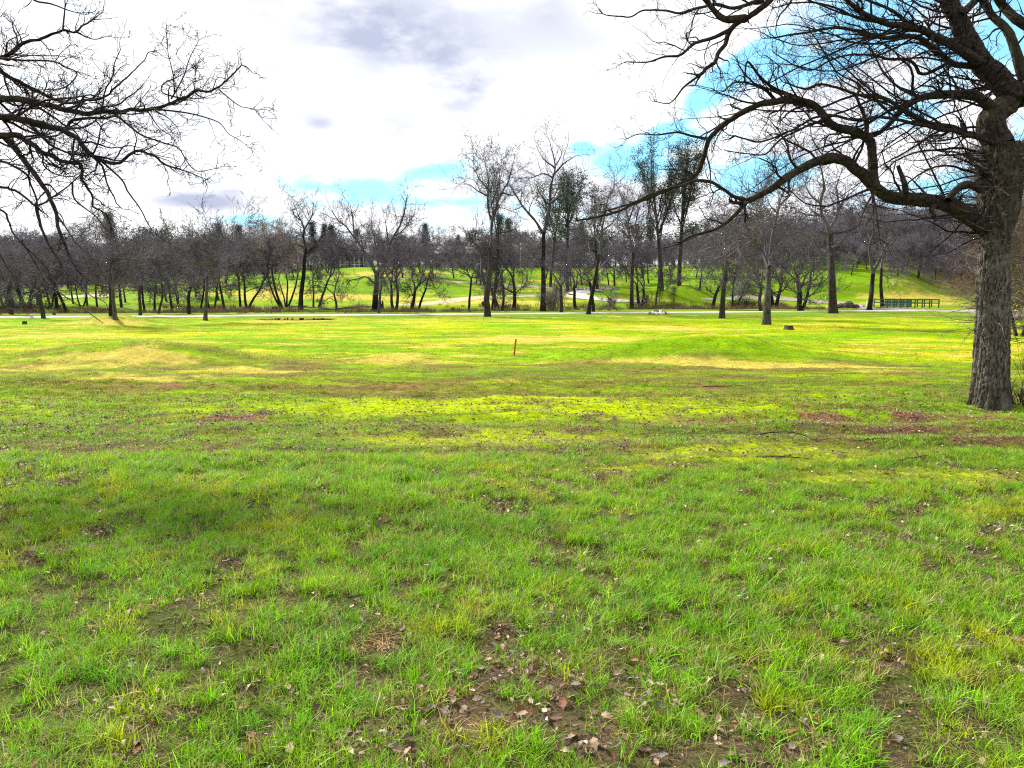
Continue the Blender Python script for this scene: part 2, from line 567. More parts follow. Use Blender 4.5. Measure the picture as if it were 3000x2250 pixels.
def gcol(x, y):
    soil, litter, dry, moss, n1, n2, n3, stretch = fields(x, y)
    green = np.array([.075, .150, .012]); lime = np.array([.155, .290, .001]); gold = np.array([.33, .35, .001])
    tan = np.array([.41, .34, .06]); earth = np.array([.17, .085, .045]); brown = np.array([.075, .047, .034]); mossc = np.array([.30, .39, .001])
    e = lambda a: a[..., None]
    midf = np.maximum(sm(14, 20, y), .95 * sm(6.5, 8.5, y) * sm(.36, .55, .5 * n3 + .5 * fbm(x * .7, y * 2.2, 111, 4)))
    c = green * (1 - e(midf)) + lime * e(midf)
    c = c * e(.75 + .5 * n2)
    gf = midf * sm(.40, .62, .6 * stretch + .4 * n3) * (.35 + .65 * sm(19.5, 21.5, y))
    gf = np.clip(gf, 0, 1) * (.45 + .55 * (1 - sm(62, 70, y)))
    c = c * (1 - e(gf)) + gold * e(gf)
    olive = np.array([.16, .125, .035])
    of = sm(.44, .60, fbm(x * .6, y * 1.8, 101, 5)) * (1 - sm(18.6, 20.6, y)) * sm(5.5, 8, y) * .9
    c = c * (1 - e(of)) + olive * e(of)
    farf = sm(84, 96, y)
    fg = np.array([.085, .185, .008])
    c = c * (1 - e(farf * .6)) + fg * e(farf * .6) * e(.7 + .6 * n1)
    # dark brown soil showing between the blades near the camera
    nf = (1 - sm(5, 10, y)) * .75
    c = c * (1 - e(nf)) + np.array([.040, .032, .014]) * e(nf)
    rill = sm(.45, .60, fbm(x * .9, y * 6.0, 181, 5, .62)) * sm(5.5, 8, y) * (1 - sm(18.5, 21, y)) * .55
    c = c * (1 - e(rill)) + np.array([.085, .065, .022]) * e(rill)
    band = sm(.5, .68, fbm(x * .10, y * .55, 191, 4)) * sm(20, 24, y) * (1 - sm(56, 62, y)) * .55
    c = c * (1 - e(band)) + np.array([.10, .20, .006]) * e(band)
    strip = sm(54, 60, y) * (1 - sm(84, 90, y))  # shade of the tree row by the path, painted into the turf colour
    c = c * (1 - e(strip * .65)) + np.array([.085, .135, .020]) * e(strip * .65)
    c = c * (1 - e(moss)) + mossc * e(moss)
    c = c * (1 - e(dry)) + tan * e(dry * (.8 + .3 * n2)) + 0
    c = c * (1 - e(soil)) + earth * e(soil * (.7 + .6 * n2))
    c = c * (1 - e(litter * .9)) + brown * e(litter * .9 * (.6 + .8 * n1))
    s = y - ypath(x)
    ditch = np.exp(-((s - 15.5 - 1.2 * np.sin(x * .13)) / 3.2) ** 2) * (1 - .8 * sm(28, 34, x))
    c = c * (1 - e(ditch * .85)) + np.array([.11, .075, .045]) * e(ditch * .85)
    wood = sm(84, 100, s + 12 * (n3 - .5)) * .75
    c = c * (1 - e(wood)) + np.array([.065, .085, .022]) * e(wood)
    # bare red bank at the far right
    bank = np.exp(-((x / np.maximum(y, 1) - .57) / .065) ** 2 - ((s - 48) / 20) ** 2)
    c = c * (1 - e(bank * .9)) + np.array([.12, .062, .038]) * e(bank * .9)
    return c, soil, litter, dry, moss


def ground_mesh():
    nu, = (430,)
    u = np.linspace(-1, 1, nu)
    u = np.concatenate([[-14, -7, -3.5, -2.0, -1.4, -1.15], u, [1.15, 1.4, 2.0, 3.5, 7, 14]])
    yb = np.array([-400, -150, -60, -25, -10, -4, -1, .5])
    y1 = np.geomspace(1.6, 62, 380)
    y2 = np.linspace(62.5, 160, 190)
    y3 = np.geomspace(163, 900, 40)
    ys = np.concatenate([yb, y1, y2, y3])
    Yg, U = np.meshgrid(ys, u, indexing='ij')
    half = 3.2 + .80 * np.maximum(Yg, 0)
    Xg = U * half
    Zg = zt(Xg, Yg)
    far = sm(350, 700, np.abs(Yg) + np.abs(Xg) * .3)
    Zg = Zg * (1 - far) + 14 * far * (Yg > 0)
    H, Wd = Yg.shape
    idx = np.arange(H * Wd).reshape(H, Wd)
    quads = np.stack([idx[:-1, :-1], idx[:-1, 1:], idx[1:, 1:], idx[1:, :-1]], -1).reshape(-1, 4)
    V = np.stack([Xg, Yg, Zg], -1).reshape(-1, 3)
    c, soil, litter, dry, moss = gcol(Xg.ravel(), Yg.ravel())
    return V, quads, c, soil + litter


def ground_mat():
    m, t, p = new_mat("ground_turf", 0.95, 0.02)
    a = t.n('ShaderNodeAttribute', attribute_name='col')
    g = t.n('ShaderNodeTexCoord').outputs['Object']
    mp = t.n('ShaderNodeMapping')
    t.link(g, mp.inputs[0])
    mp.inputs['Scale'].default_value = (1, 2.2, 1)
    f1 = t.noise(mp.outputs[0], 9.0, 6, .7)
    f2 = t.noise(g, 60.0, 3, .7)
    f3 = t.noise(mp.outputs[0], 1.1, 5, .6)
    k = t.math('MULTIPLY', t.mr(f1, .25, .75, .42, 1.58, False), t.mr(f2, .25, .75, .55, 1.45, False))
    k = t.math('MULTIPLY', k, t.mr(f3, .3, .7, .82, 1.18, False))
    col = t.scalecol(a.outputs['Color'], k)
    # straw coloured blades among the green
    f4 = t.noise(mp.outputs[0], 22.0, 4, .7)
    col = t.mix(t.mr(f4, .58, .72, 0, .55), col, (.36, .33, .04))
    f5 = t.noise(mp.outputs[0], 14.0, 4, .7)
    sp = t.n('ShaderNodeSeparateXYZ'); t.link(g, sp.inputs[0])
    fardamp = t.mr(sp.outputs[1], 30, 60, 1, .25)
    col = t.mix(t.math('MULTIPLY', t.mr(f5, .60, .75, 0, .6), fardamp), col, (.06, .045, .025))
    t.link(col, p.inputs['Base Color'])
    b = t.n('ShaderNodeBump')
    b.inputs['Strength'].default_value = .8
    b.inputs['Distance'].default_value = .035
    t.link(t.math('ADD', f1, t.math('MULTIPLY', f2, .5)), b.inputs['Height'])
    t.link(b.outputs[0], p.inputs['Normal'])
    return m


V, Q, colr, bare = ground_mesh()
M_ground = ground_mat()
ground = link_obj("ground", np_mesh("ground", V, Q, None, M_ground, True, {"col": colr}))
tag(ground, kind="structure")


# ------------------------------------------------------------------ paths: sheets draped a little above the ground
def ribbon(name, pts, widths, mat, lift=.02, cross=7, step=.7, edge=.12, seed=1):
    pts = np.array(pts, float); widths = np.array(widths, float)
    seg = np.linalg.norm(np.diff(pts, axis=0), axis=1)
    s = np.concatenate([[0], np.cumsum(seg)])
    n = max(8, int(s[-1] / step))
    ss = np.linspace(0, s[-1], n)
    # smooth interpolation
    def cr(vals):
        k = np.clip(np.searchsorted(s, ss, 'right') - 1, 0, len(s) - 2)
        t = (ss - s[k]) / np.maximum(s[k + 1] - s[k], 1e-6)
        p0 = vals[np.maximum(k - 1, 0)]; p1 = vals[k]; p2 = vals[k + 1]; p3 = vals[np.minimum(k + 2, len(s) - 1)]
        return .5 * ((2 * p1) + (-p0 + p2) * t + (2 * p0 - 5 * p1 + 4 * p2 - p3) * t ** 2 + (-p0 + 3 * p1 - 3 * p2 + p3) * t ** 3)
    px = cr(pts[:, 0]); py = cr(pts[:, 1]); w = np.interp(ss, s, widths)
    tx = np.gradient(px); ty = np.gradient(py); l = np.hypot(tx, ty)
    nx, ny = -ty / l, tx / l
    c = np.linspace(-.5, .5, cross)
    e = 1 + (fbm(ss * .8, ss * 0, seed, 3) - .5) * edge * 2
    Xr = px[:, None] + nx[:, None] * c * (w * e)[:, None]
    Yr = py[:, None] + ny[:, None] * c * (w * e)[:, None]
    Zr = zt(Xr, Yr)
    Zr = np.maximum(Zr, Zr[:, cross // 2][:, None] * .5 + Zr * .5) + lift
    Zr[:, 0] -= lift + .04; Zr[:, -1] -= lift + .04
    idx = np.arange(n * cross).reshape(n, cross)
    quads = np.stack([idx[:-1, :-1], idx[:-1, 1:], idx[1:, 1:], idx[1:, :-1]], -1).reshape(-1, 4)[:, ::-1]
    o = link_obj(name, np_mesh(name, np.stack([Xr, Yr, Zr], -1), quads, None, mat, True))
    return tag(o, kind="structure")


M_path = plain_mat("path_asphalt", (.40, .385, .37), .9, .15, 3.0, c2=(.29, .27, .255))
M_path2 = plain_mat("path_gravel", (.28, .24, .20), .9, .15, 1.5, c2=(.20, .16, .13))
M_sand = plain_mat("sand", (.38, .32, .18), .95, .12, 2.0)


def hits(lst):
    return [ghit(a, b)[:2] for a, b in lst]


xs = np.linspace(-75, 90, 60)
ribbon("path", [(x, ypath(x)) for x in xs], [2.5] * 60, M_path, lift=.05)
ribbon("cart_path", hits([(3050, 930), (2900, 915), (2780, 912), (2640, 906), (2500, 893), (2400, 884), (2290, 877), (2180, 875), (2050, 878)]), [4.5, 5.0, 4.5, 3.2, 3.4, 3.6, 3.2, 2.2, .6], M_path2, lift=.06, seed=4)
ribbon("winding_path", hits([(1880, 883), (1800, 880), (1730, 873), (1690, 866), (1700, 857), (1750, 848), (1780, 844)]), [2.0, 2.6, 2.8, 3.2, 3.4, 2.6, 1.8], M_path, lift=.06, seed=5)
ribbon("upper_path", hits([(1790, 843), (1700, 846), (1600, 843), (1500, 838), (1400, 830), (1300, 824), (1200, 818), (1130, 814)]), [2, 2, 2, 2, 2.2, 2.6, 2.6, 2.4], M_path2, lift=.06, seed=6)
ribbon("dirt_track", hits([(1150, 895), (1250, 890), (1400, 872), (1500, 868), (1600, 866), (1700, 872)]), [1, 3, 3, 3.2, 3, 1.5], M_sand, lift=.05, seed=7, edge=.4)
ribbon("sand_bunker", hits([(190, 872), (225, 868), (270, 868), (330, 868), (350, 866)]), [1.0, 5, 6.5, 5, 1.0], M_sand, lift=.06, seed=8, edge=.3)


# puddle by the path
def disc_mesh(name, cx, cy, z, rx, ry, mat, seed, n=48):
    a = np.linspace(0, 2 * math.pi, n, endpoint=False)
    r = 1 + (fbm(np.cos(a) * 1.3 + 5, np.sin(a) * 1.3 + 5, seed, 3) - .5) * .8
    v = [(0, 0, 0)] + [(rx * r[i] * math.cos(a[i]), ry * r[i] * math.sin(a[i]), 0) for i in range(n)]
    f = [(0, 1 + i, 1 + (i + 1) % n) for i in range(n)]
    me = bpy.data.meshes.new(name)
    me.from_pydata([tuple(map(float, p)) for p in v], [], f)
    me.materials.append(mat)
    return link_obj(name, me, None, (cx, cy, z))


m, t_, p_ = new_mat("puddle_water", .06, .5)
p_.inputs['Base Color'].default_value = (.035, .028, .020, 1)
gx, gy, gz = ghit(860, 936)
pud = disc_mesh("puddle_water", gx, gy, float(zt(gx, gy - 2.6)) + .05, 3.3, 1.6, m, 9)
tag(pud, kind="structure")


# ------------------------------------------------------------------ bare branches
def norm(v):
    return v / np.maximum(np.linalg.norm(v, axis=-1, keepdims=True), 1e-9)


class Tubes:
    """collects many tapered tubes (arrays of N polylines with k points) into one mesh"""
    def __init__(s):
        s.V, s.Q, s.n = [], [], 0

    def add(s, P, Rr, sides=3):
        P = np.asarray(P, float); Rr = np.asarray(Rr, float)
        if P.ndim == 2:
            P = P[None]; Rr = Rr[None]
        N, k, _ = P.shape
        if N == 0:
            return
        T = np.gradient(P, axis=1)
        T = norm(T)
        mean = norm(P[:, -1] - P[:, 0])
        ref = np.where(np.abs(mean[:, 2:3]) > .8, np.array([[1., 0, 0]]), np.array([[0, 0, 1.]]))
        A = norm(np.cross(T, ref[:, None, :]))
        B = np.cross(T, A)
        th = np.linspace(0, 2 * math.pi, sides, endpoint=False)
        ring = P[:, :, None, :] + Rr[:, :, None, None] * (np.cos(th)[None, None, :, None] * A[:, :, None, :] + np.sin(th)[None, None, :, None] * B[:, :, None, :])
        s.V.append(ring.reshape(-1, 3))
        idx = s.n + np.arange(N * k * sides).reshape(N, k, sides)
        nx = np.roll(idx, -1, axis=2)
        q = np.stack([idx[:, :-1], nx[:, :-1], nx[:, 1:], idx[:, 1:]], -1).reshape(-1, 4)
        s.Q.append(q)
        s.n += N * k * sides

    def mesh(s, name, mat):
        if not s.V:
            return None
        return np_mesh(name, np.concatenate(s.V), np.concatenate(s.Q), None, mat, True)

    def tris(s):
        return 2 * sum(len(q) for q in s.Q)


def grow(P, D, L, R0, k, rng, wiggle=.22, trop=(0, 0, .06), end=.35):
    """grow one branch from each start point; returns points (N,k,3) and radii (N,k)"""
    N = len(P)
    out = np.empty((N, k, 3)); out[:, 0] = P
    d = norm(D); step = (L / (k - 1))[:, None]
    trop = np.asarray(trop, float)
    for i in range(1, k):
        d = norm(d + rng.normal(0, wiggle, (N, 3)) + trop)
        out[:, i] = out[:, i - 1] + d * step
    t = np.linspace(0, 1, k)
    rad = R0[:, None] * (1 - (1 - end) * t[None, :])
    return out, rad


def shoots(P, Rr, L, rng, dens, lo=.15, hi=1.0, ang=(.5, 1.1), ratio=(.35, .7), rr=.6, tip=.5, flat=None):
    """start points, directions, lengths, radii of side shoots along the polylines P (N,k,3)"""
    N, k, _ = P.shape
    cnt = rng.poisson(np.maximum(L * dens, 0.01)) if np.ndim(dens) == 0 else rng.poisson(dens)
    src = np.repeat(np.arange(N), cnt)
    if len(src) == 0:
        return np.zeros((0, 3)), np.zeros((0, 3)), np.zeros(0), np.zeros(0)
    t = lo + (hi - lo) * rng.random(len(src)) ** .85
    f = t * (k - 1); i = np.minimum(f.astype(int), k - 2); w = (f - i)[:, None]
    p = P[src, i] * (1 - w) + P[src, i + 1] * w
    T = norm(P[src, i + 1] - P[src, i])
    q = norm(np.cross(T, rng.normal(0, 1, (len(src), 3))))
    if flat is not None:
        q = norm(q * np.asarray(flat))
    a = rng.uniform(ang[0], ang[1], len(src))[:, None]
    d = T * np.cos(a) + q * np.sin(a)
    ln = L[src] * rng.uniform(ratio[0], ratio[1], len(src)) * (1 - tip * t)
    r = (Rr[src, i] * (1 - w[:, 0]) + Rr[src, i + 1] * w[:, 0]) * rr * rng.uniform(.7, 1.05, len(src))
    return p, d, ln, r


def cat_rom(pts, n):
    pts = np.asarray(pts, float)
    m_ = len(pts)
    if m_ == 2:
        return pts[0] + (pts[1] - pts[0]) * np.linspace(0, 1, n)[:, None]
    seg = np.linalg.norm(np.diff(pts[:, :3], axis=0), axis=1) ** .5
    s = np.concatenate([[0], np.cumsum(seg)])
    ss = np.linspace(0, s[-1], n)
    k = np.clip(np.searchsorted(s, ss, 'right') - 1, 0, m_ - 2)
    t = ((ss - s[k]) / np.maximum(s[k + 1] - s[k], 1e-9))[:, None]
    p1, p2 = pts[k], pts[k + 1]
    p0 = np.where((k > 0)[:, None], pts[np.maximum(k - 1, 0)], 2 * p1 - p2)
    p3 = np.where((k < m_ - 2)[:, None], pts[np.minimum(k + 2, m_ - 1)], 2 * p2 - p1)
    return .5 * ((2 * p1) + (-p0 + p2) * t + (2 * p0 - 5 * p1 + 4 * p2 - p3) * t ** 2 + (-p0 + 3 * p1 - 3 * p2 + p3) * t ** 3)


def limb_from(pts_px, Y0, Y1, w0, w1, n=None, rng=RNG, wig=.012, sc=1.0, off=(0, 0), power=1.0):
    """a limb given by the pixels it passes; its depth runs from Y0 to Y1 with a slow wander"""
    pp = np.array(pts_px, float) * sc + np.array(off)
    L = np.concatenate([[0], np.cumsum(np.linalg.norm(np.diff(pp, axis=0), axis=1))])
    t = L / L[-1]
    mid = (Y0 + Y1) / 2
    Yd = Y0 + (Y1 - Y0) * t + np.sin(t * math.pi * 1.5 + rng.uniform(0, 6)) * np.minimum(t, .3) * .03 * mid
    P = at(pp[:, 0], pp[:, 1], Yd)
    if n is None:
        n = max(8, int(L[-1] / 14))
    C4 = cat_rom(np.concatenate([P, t[:, None]], 1), n)
    P = C4[:, :3]
    t2 = np.clip(C4[:, 3], 0, 1)
    scale = np.linalg.norm(P[-1] - P[0])
    ii = np.arange(n) * .35 + rng.uniform(0, 99)
    wob = np.stack([vnoise(ii, ii * 0 + 3.3 * q, int(rng.integers(999))) - .5 for q in range(3)], -1) + .25 * rng.normal(0, .3, P.shape)
    P = P + wob * wig * min(scale, 3) * .22
    P[0] = C4[0, :3]
    rad = (w0 + (w1 - w0) * t2 ** power) / 2 * (P[:, 1] / F)
    return P, rad


def lump(rad, rng, amp=.10):
    n = len(rad)
    return rad * (1 + (fbm(np.arange(n) * .45, np.zeros(n) + rng.uniform(0, 99), int(rng.integers(1000)), 3) - .5) * 2 * amp)


def resample(P, Rr, k):
    s = np.linspace(0, len(P) - 1, k)
    i = np.arange(len(P))
    return np.stack([np.interp(s, i, P[:, j]) for j in range(3)], -1), np.interp(s, i, Rr)


def twigs_on(limbs, rng, levels, tb, flat=None, minr=.002, first=None):
    """fill limbs [(P,R)] with successive generations of side shoots.
    levels: list of dict(dens, len, k, sides, wiggle, trop, ang, rr)"""
    cur = None
    for li, lv in enumerate(levels):
        if cur is None:
            Ps, Ds, Ls, Rs = [], [], [], []
            for (P, Rr) in limbs:
                q, r = resample(P, Rr, 24)
                L = float(np.linalg.norm(np.diff(q, axis=0), axis=1).sum())
                p, d, ln, rr = shoots(q[None], r[None], np.array([L]), rng, lv['dens'], lv.get('lo', .1), 1.0, lv['ang'], (1, 1), lv['rr'], 0.0, flat)
                ln = rng.uniform(lv['len'][0], lv['len'][1], len(p))
                if lv.get('taper'):
                    ln = ln * np.clip(.25 + np.linalg.norm(p - q[-1], axis=1) / lv['taper'], .25, 1)
                rr = np.clip(rr, minr, lv.get('maxr', .03))
                Ps.append(p); Ds.append(d); Ls.append(ln); Rs.append(rr)
                # every limb ends in a fork
                nd = norm(q[-1] - q[-2])
                for _ in range(3):
                    Ps.append(q[-1:]); Ds.append(norm(nd + rng.normal(0, .45, 3))[None]); Ls.append(np.array([rng.uniform(*lv['len']) * (.35 if lv.get('taper') else .9)])); Rs.append(np.array([max(r[-1] * .8, minr)]))
            P0, D0, L0, R0 = map(np.concatenate, (Ps, Ds, Ls, Rs))
        else:
            P0, D0, L0, R0 = shoots(cur[0], cur[1], cur[2], rng, lv['dens'], lv.get('lo', .12), 1.0, lv['ang'], lv['len'], lv['rr'], .45, flat)
            R0 = np.maximum(R0, minr)
            # forked tips
            tipn = norm(cur[0][:, -1] - cur[0][:, -2])
            P0 = np.concatenate([P0, cur[0][:, -1]]); D0 = np.concatenate([D0, norm(tipn + rng.normal(0, .4, tipn.shape))])
            L0 = np.concatenate([L0, cur[2] * rng.uniform(.25, .5, len(cur[2]))]); R0 = np.concatenate([R0, np.maximum(cur[1][:, -1] * .9, minr)])
        pts, rad = grow(P0, D0, L0, R0, lv['k'], rng, lv['wiggle'], lv['trop'], lv.get('end', .4))
        tb.add(pts, rad, lv['sides'])
        cur = (pts, rad, L0)
    return cur


# ------------------------------------------------------------------ furrowed trunk for the near oak
def rough_tube(P, Rr, sides, rng, amp=.05, furrow=38, flare=None):
    """a trunk or thick limb with furrowed bark as real relief"""
    n = len(P)
    T = norm(np.gradient(P, axis=0))
    mean = norm(P[-1] - P[0])
    ref = np.array([1., 0, 0]) if abs(mean[2]) > .7 else np.array([0, 0, 1.])
    A = norm(np.cross(T, ref)); B = np.cross(T, A)
    th = np.linspace(0, 2 * math.pi, sides, endpoint=False)
    s = np.concatenate([[0], np.cumsum(np.linalg.norm(np.diff(P, axis=0), axis=1))])
    TH, S = np.meshgrid(th, s)
    rr = Rr[:, None] * np.ones_like(TH)
    cx, cy = np.cos(TH), np.sin(TH)
    # furrows: noise stretched along the trunk, periodic through the cos/sin embedding
    ux = cx * 3.1; uy = cy * 3.1
    base = Rr.mean()
    w1 = fbm(ux * 2.2 + S * 1.9 / base * .25, uy * 2.2 + S * .3, 5, 3)
    fur = fbm(TH * furrow / 6.28 + 2.2 * fbm(S * 3, TH * 2, 9, 2), S * 9.0, 7, 3)
    seam = np.minimum(np.abs(TH - 0), np.abs(2 * math.pi - TH))
    fur = .5 + (fur - .5) * sm(0, .25, seam)
    ridge = 1 - np.abs(fur - .5) * 2
    crack = sm(.80, .97, ridge)
    fine = fbm(TH * 16, S * 26, 11, 3) - .5
    rr = rr * (1 + amp * 1.2 * (w1 - .5) * 2) - crack * amp * base * .75 + fine * amp * base * .35
    if flare is not None:
        rr = rr * (1 + flare * np.exp(-S / .17) * (.35 + 1.5 * fbm(cx * 2.6, cy * 2.6, 21, 2)))
    V = P[:, None] + rr[..., None] * (cx[..., None] * A[:, None] + cy[..., None] * B[:, None])
    idx = np.arange(n * sides).reshape(n, sides)
    nx = np.roll(idx, -1, axis=1)
    q = np.stack([idx[:-1], nx[:-1], nx[1:], idx[1:]], -1).reshape(-1, 4)
    return V.reshape(-1, 3), q


def rough_obj(name, P, Rr, sides, mat, parent, rng, n=None, **kw):
    if n:
        P, Rr = resample(P, Rr, n)
    v, q = rough_tube(P, Rr, sides, rng, **kw)
    v = v - np.array(parent.location)[None]
    return link_obj(name, np_mesh(name, v, q, None, mat, True), parent)


def tubes_obj(name, tb, mat, parent, kind=None):
    o = link_obj(name, tb.mesh(name, mat), parent)
    o.matrix_parent_inverse = Matrix.Translation(-Vector(parent.location))
    if kind:
        o["kind"] = kind
    return o


# ------------------------------------------------------------------ the big oak on the right
ZS = 1300 / 1725.0
ZO = (1700, 0)
Yt = 10.7
bx, by, bz = ghit(2901, 1185)
Yt = by
oak = empty("oak_tree", (bx, by, bz - .05), "nearest big bare oak with stout furrowed trunk and long arching limbs", "tree")


def zl(pts, Y0, Y1, w0, w1, **kw):
    return limb_from(pts, Y0, Y1, w0 * ZS, w1 * ZS, sc=ZS, off=ZO, **kw)


rngA = np.random.default_rng(5)
trunkP = np.array([(1592, 1600), (1595, 1500), (1598, 1400), (1602, 1250), (1605, 1100), (1609, 980), (1612, 890), (1622, 790), (1632, 700), (1636, 620), (1634, 560)], float) * ZS + np.array(ZO)
tw = np.array([124, 119, 114, 109, 105, 105, 122, 148, 156, 140, 130]) * ZS
P = at(trunkP[:, 0], trunkP[:, 1], np.full(len(trunkP), Yt))
Q4 = cat_rom(np.concatenate([P, tw[:, None]], 1), 150)
tP, tR = Q4[:, :3], Q4[:, 3] / 2 * Yt / F
tP[0, 2] = bz - .15
tR = tR * (1 + (fbm(np.arange(150) * .06, np.zeros(150) + 7, 55, 3) - .5) * .22)
rough_obj("trunk", tP, tR, 150, M_bark_trunk, oak, rngA, n=230, amp=.10, flare=.42)

LIMBS = [
    # pts, Y0, Y1, w0, w1
    ([(1600, 905), (1540, 860), (1440, 800), (1350, 780), (1260, 770), (1190, 760), (1140, 725), (1090, 672), (1040, 632), (980, 615), (900, 635), (820, 680), (760, 722), (690, 762), (640, 782)], Yt, Yt - 1.1, 66, 22),
    ([(650, 780), (600, 838), (540, 885), (470, 907), (430, 918), (402, 938)], Yt - 1.1, Yt - 1.4, 19, 8),
    ([(645, 780), (600, 765), (555, 735), (500, 708), (440, 705), (380, 728), (300, 745), (200, 790), (100, 820)], Yt - 1.1, Yt - 1.8, 15, 6),
    ([(1150, 745), (1142, 690), (1138, 610), (1115, 540), (1050, 505), (985, 492), (925, 425), (865, 392), (790, 393), (710, 405), (630, 437), (560, 485), (505, 540), (482, 610), (450, 675), (390, 712), (290, 758), (190, 800), (90, 838), (-10, 858)], Yt - .5, Yt + .8, 38, 7),
    ([(1118, 560), (1110, 480), (1095, 430), (1075, 372), (1088, 348), (1075, 318)], Yt - .3, Yt - .5, 17, 9),
    ([(1640, 470), (1590, 415), (1540, 378), (1470, 368), (1385, 372), (1320, 382), (1260, 420), (1215, 468), (1165, 515), (1120, 528)], Yt + .1, Yt + .1, 46, 14),
    ([(1630, 570), (1600, 500), (1600, 470), (1612, 440), (1660, 400), (1700, 370), (1760, 330), (1820, 250)], Yt, Yt + .3, 110, 60),
    ([(1790, 330), (1700, 372), (1640, 322), (1580, 265), (1540, 215), (1505, 150), (1480, 90), (1440, 20), (1420, -120), (1380, -260)], Yt + .2, Yt + .4, 92, 50),
    ([(1570, 262), (1520, 222), (1440, 170), (1380, 145), (1310, 112), (1210, 95), (1120, 62), (1060, 20), (1010, -30)], Yt + .2, Yt - .7, 40, 14),
    ([(1590, 275), (1520, 255), (1440, 250), (1390, 205), (1320, 150), (1250, 142), (1180, 150), (1080, 120), (980, 110), (860, 130), (760, 150)], Yt + .2, Yt + 1.0, 28, 6),
    ([(1610, 540), (1540, 528), (1450, 497), (1350, 480), (1250, 425), (1180, 380), (1120, 375), (1040, 355), (950, 330), (870, 345), (800, 318)], Yt, Yt - .6, 26, 6),
    ([(1620, 560), (1500, 520), (1400, 500), (1300, 485), (1180, 455), (1080, 470), (990, 450), (900, 462), (840, 500), (740, 545), (680, 548), (600, 530)], Yt - .1, Yt - 1.0, 18, 6),
    ([(980, 470), (900, 480), (840, 510), (780, 540), (720, 600), (650, 598), (590, 590)], Yt - .2, Yt + .8, 12, 4),
    ([(870, 395), (800, 365), (740, 335), (700, 300), (650, 240), (640, 300)], Yt + .2, Yt, 20, 6),
    ([(760, 392), (720, 350), (660, 325), (600, 320), (570, 345)], Yt + .3, Yt - .2, 14, 5),
    ([(505, 540), (440, 530), (380, 515), (300, 525), (230, 520), (180, 540)], Yt + .4, Yt + .6, 11, 3),
    # the far side of the crown, beyond the right edge
    ([(1800, 290), (1850, 200), (1900, 80), (1930, -80), (2000, -260)], Yt + .3, Yt + .5, 56, 12),
    ([(1700, 600), (1800, 500), (1930, 450), (2060, 380), (2220, 380)], Yt + .1, Yt + .9, 50, 8),
    ([(1690, 740), (1790, 660), (1930, 650), (2060, 600), (2180, 640)], Yt, Yt - .9, 34, 6),
    ([(1850, 200), (1960, 160), (2080, 60), (2240, 20)], Yt + .3, Yt - .4, 26, 5),
    # the limb that enters through the top of the frame
    ([(1350, -330), (1180, -260), (1000, -180), (860, -90), (770, -30), (715, 20), (660, 62), (610, 90), (578, 130), (550, 190), (520, 240), (490, 262), (465, 290)], Yt + .2, Yt - .6, 50, 12),
    ([(640, 72), (560, 75), (520, 40), (470, -20), (400, -60)], Yt - .5, Yt - .9, 30, 12),
    ([(590, 110), (520, 145), (440, 170), (390, 215), (330, 220), (260, 240), (205, 240)], Yt - .5, Yt - .9, 18, 4),
    ([(715, 0), (600, 30), (520, 15), (400, 50), (330, 40), (250, 40), (190, 65), (100, 60)], Yt - .4, Yt + .7, 16, 4),
    ([(470, 288), (440, 310), (400, 340), (350, 400), (290, 395)], Yt - .6, Yt - .3, 10, 3),
    ([(1480, 60), (1540, 0), (1600, -40), (1700, -120)], Yt + .3, Yt + 1, 30, 16),
    ([(1740, 330), (1700, 230), (1660, 120), (1600, 60), (1560, 0), (1540, -80)], Yt + .3, Yt + .8, 42, 20),
    ([(1740, 100), (1690, 70), (1640, 20), (1610, -30)], Yt + 1, Yt + 1.2, 38, 26),
    ([(1420, 250), (1330, 290), (1280, 240), (1200, 230), (1100, 210), (1000, 225), (900, 270), (840, 260), (760, 210)], Yt + .5, Yt - .4, 14, 4),
    ([(1300, 110), (1210, 40), (1120, 0), (1060, -40)], Yt, Yt - .2, 16, 7),
    ([(1210, 95), (1080, 70), (960, 20), (840, 10), (760, 30)], Yt - .2, Yt + .2, 13, 4),
    ([(1330, 385), (1240, 340), (1180, 280), (1140, 200), (1080, 120)], Yt + .2, Yt + .9, 14, 4),
    ([(1560, 740), (1500, 715), (1445, 755), (1430, 780)], Yt - .3, Yt - .5, 28, 26),
    ([(1265, 772), (1262, 720), (1248, 680), (1235, 645)], Yt - .5, Yt - .7, 26, 15),
    ([(1375, 800), (1365, 820), (1388, 850), (1375, 862)], Yt - .4, Yt - .8, 22, 7),
    ([(1132, 740), (1145, 800), (1152, 850), (1165, 930)], Yt - .7, Yt - .9, 12, 5),
    ([(1150, 745), (1110, 800), (1080, 880), (1010, 905)], Yt - .7, Yt - 1.2, 9, 3),
]
oak_limbs = []
for k_, (pts, Y0, Y1, w0, w1) in enumerate(LIMBS):
    P, Rr = zl(pts, Y0, Y1, w0, w1, rng=rngA, wig=.05, power=.8)
    Rr = lump(Rr, rngA, .10)
    oak_limbs.append((P, Rr))
    thick = w0 > 30
    n = max(20, int(len(P) * (3 if thick else 2)))
    rough_obj("limb", P, Rr, 40 if thick else 14, M_bark_limb, oak, rngA, n=n, amp=.12 if thick else .08, furrow=14 if thick else 7)

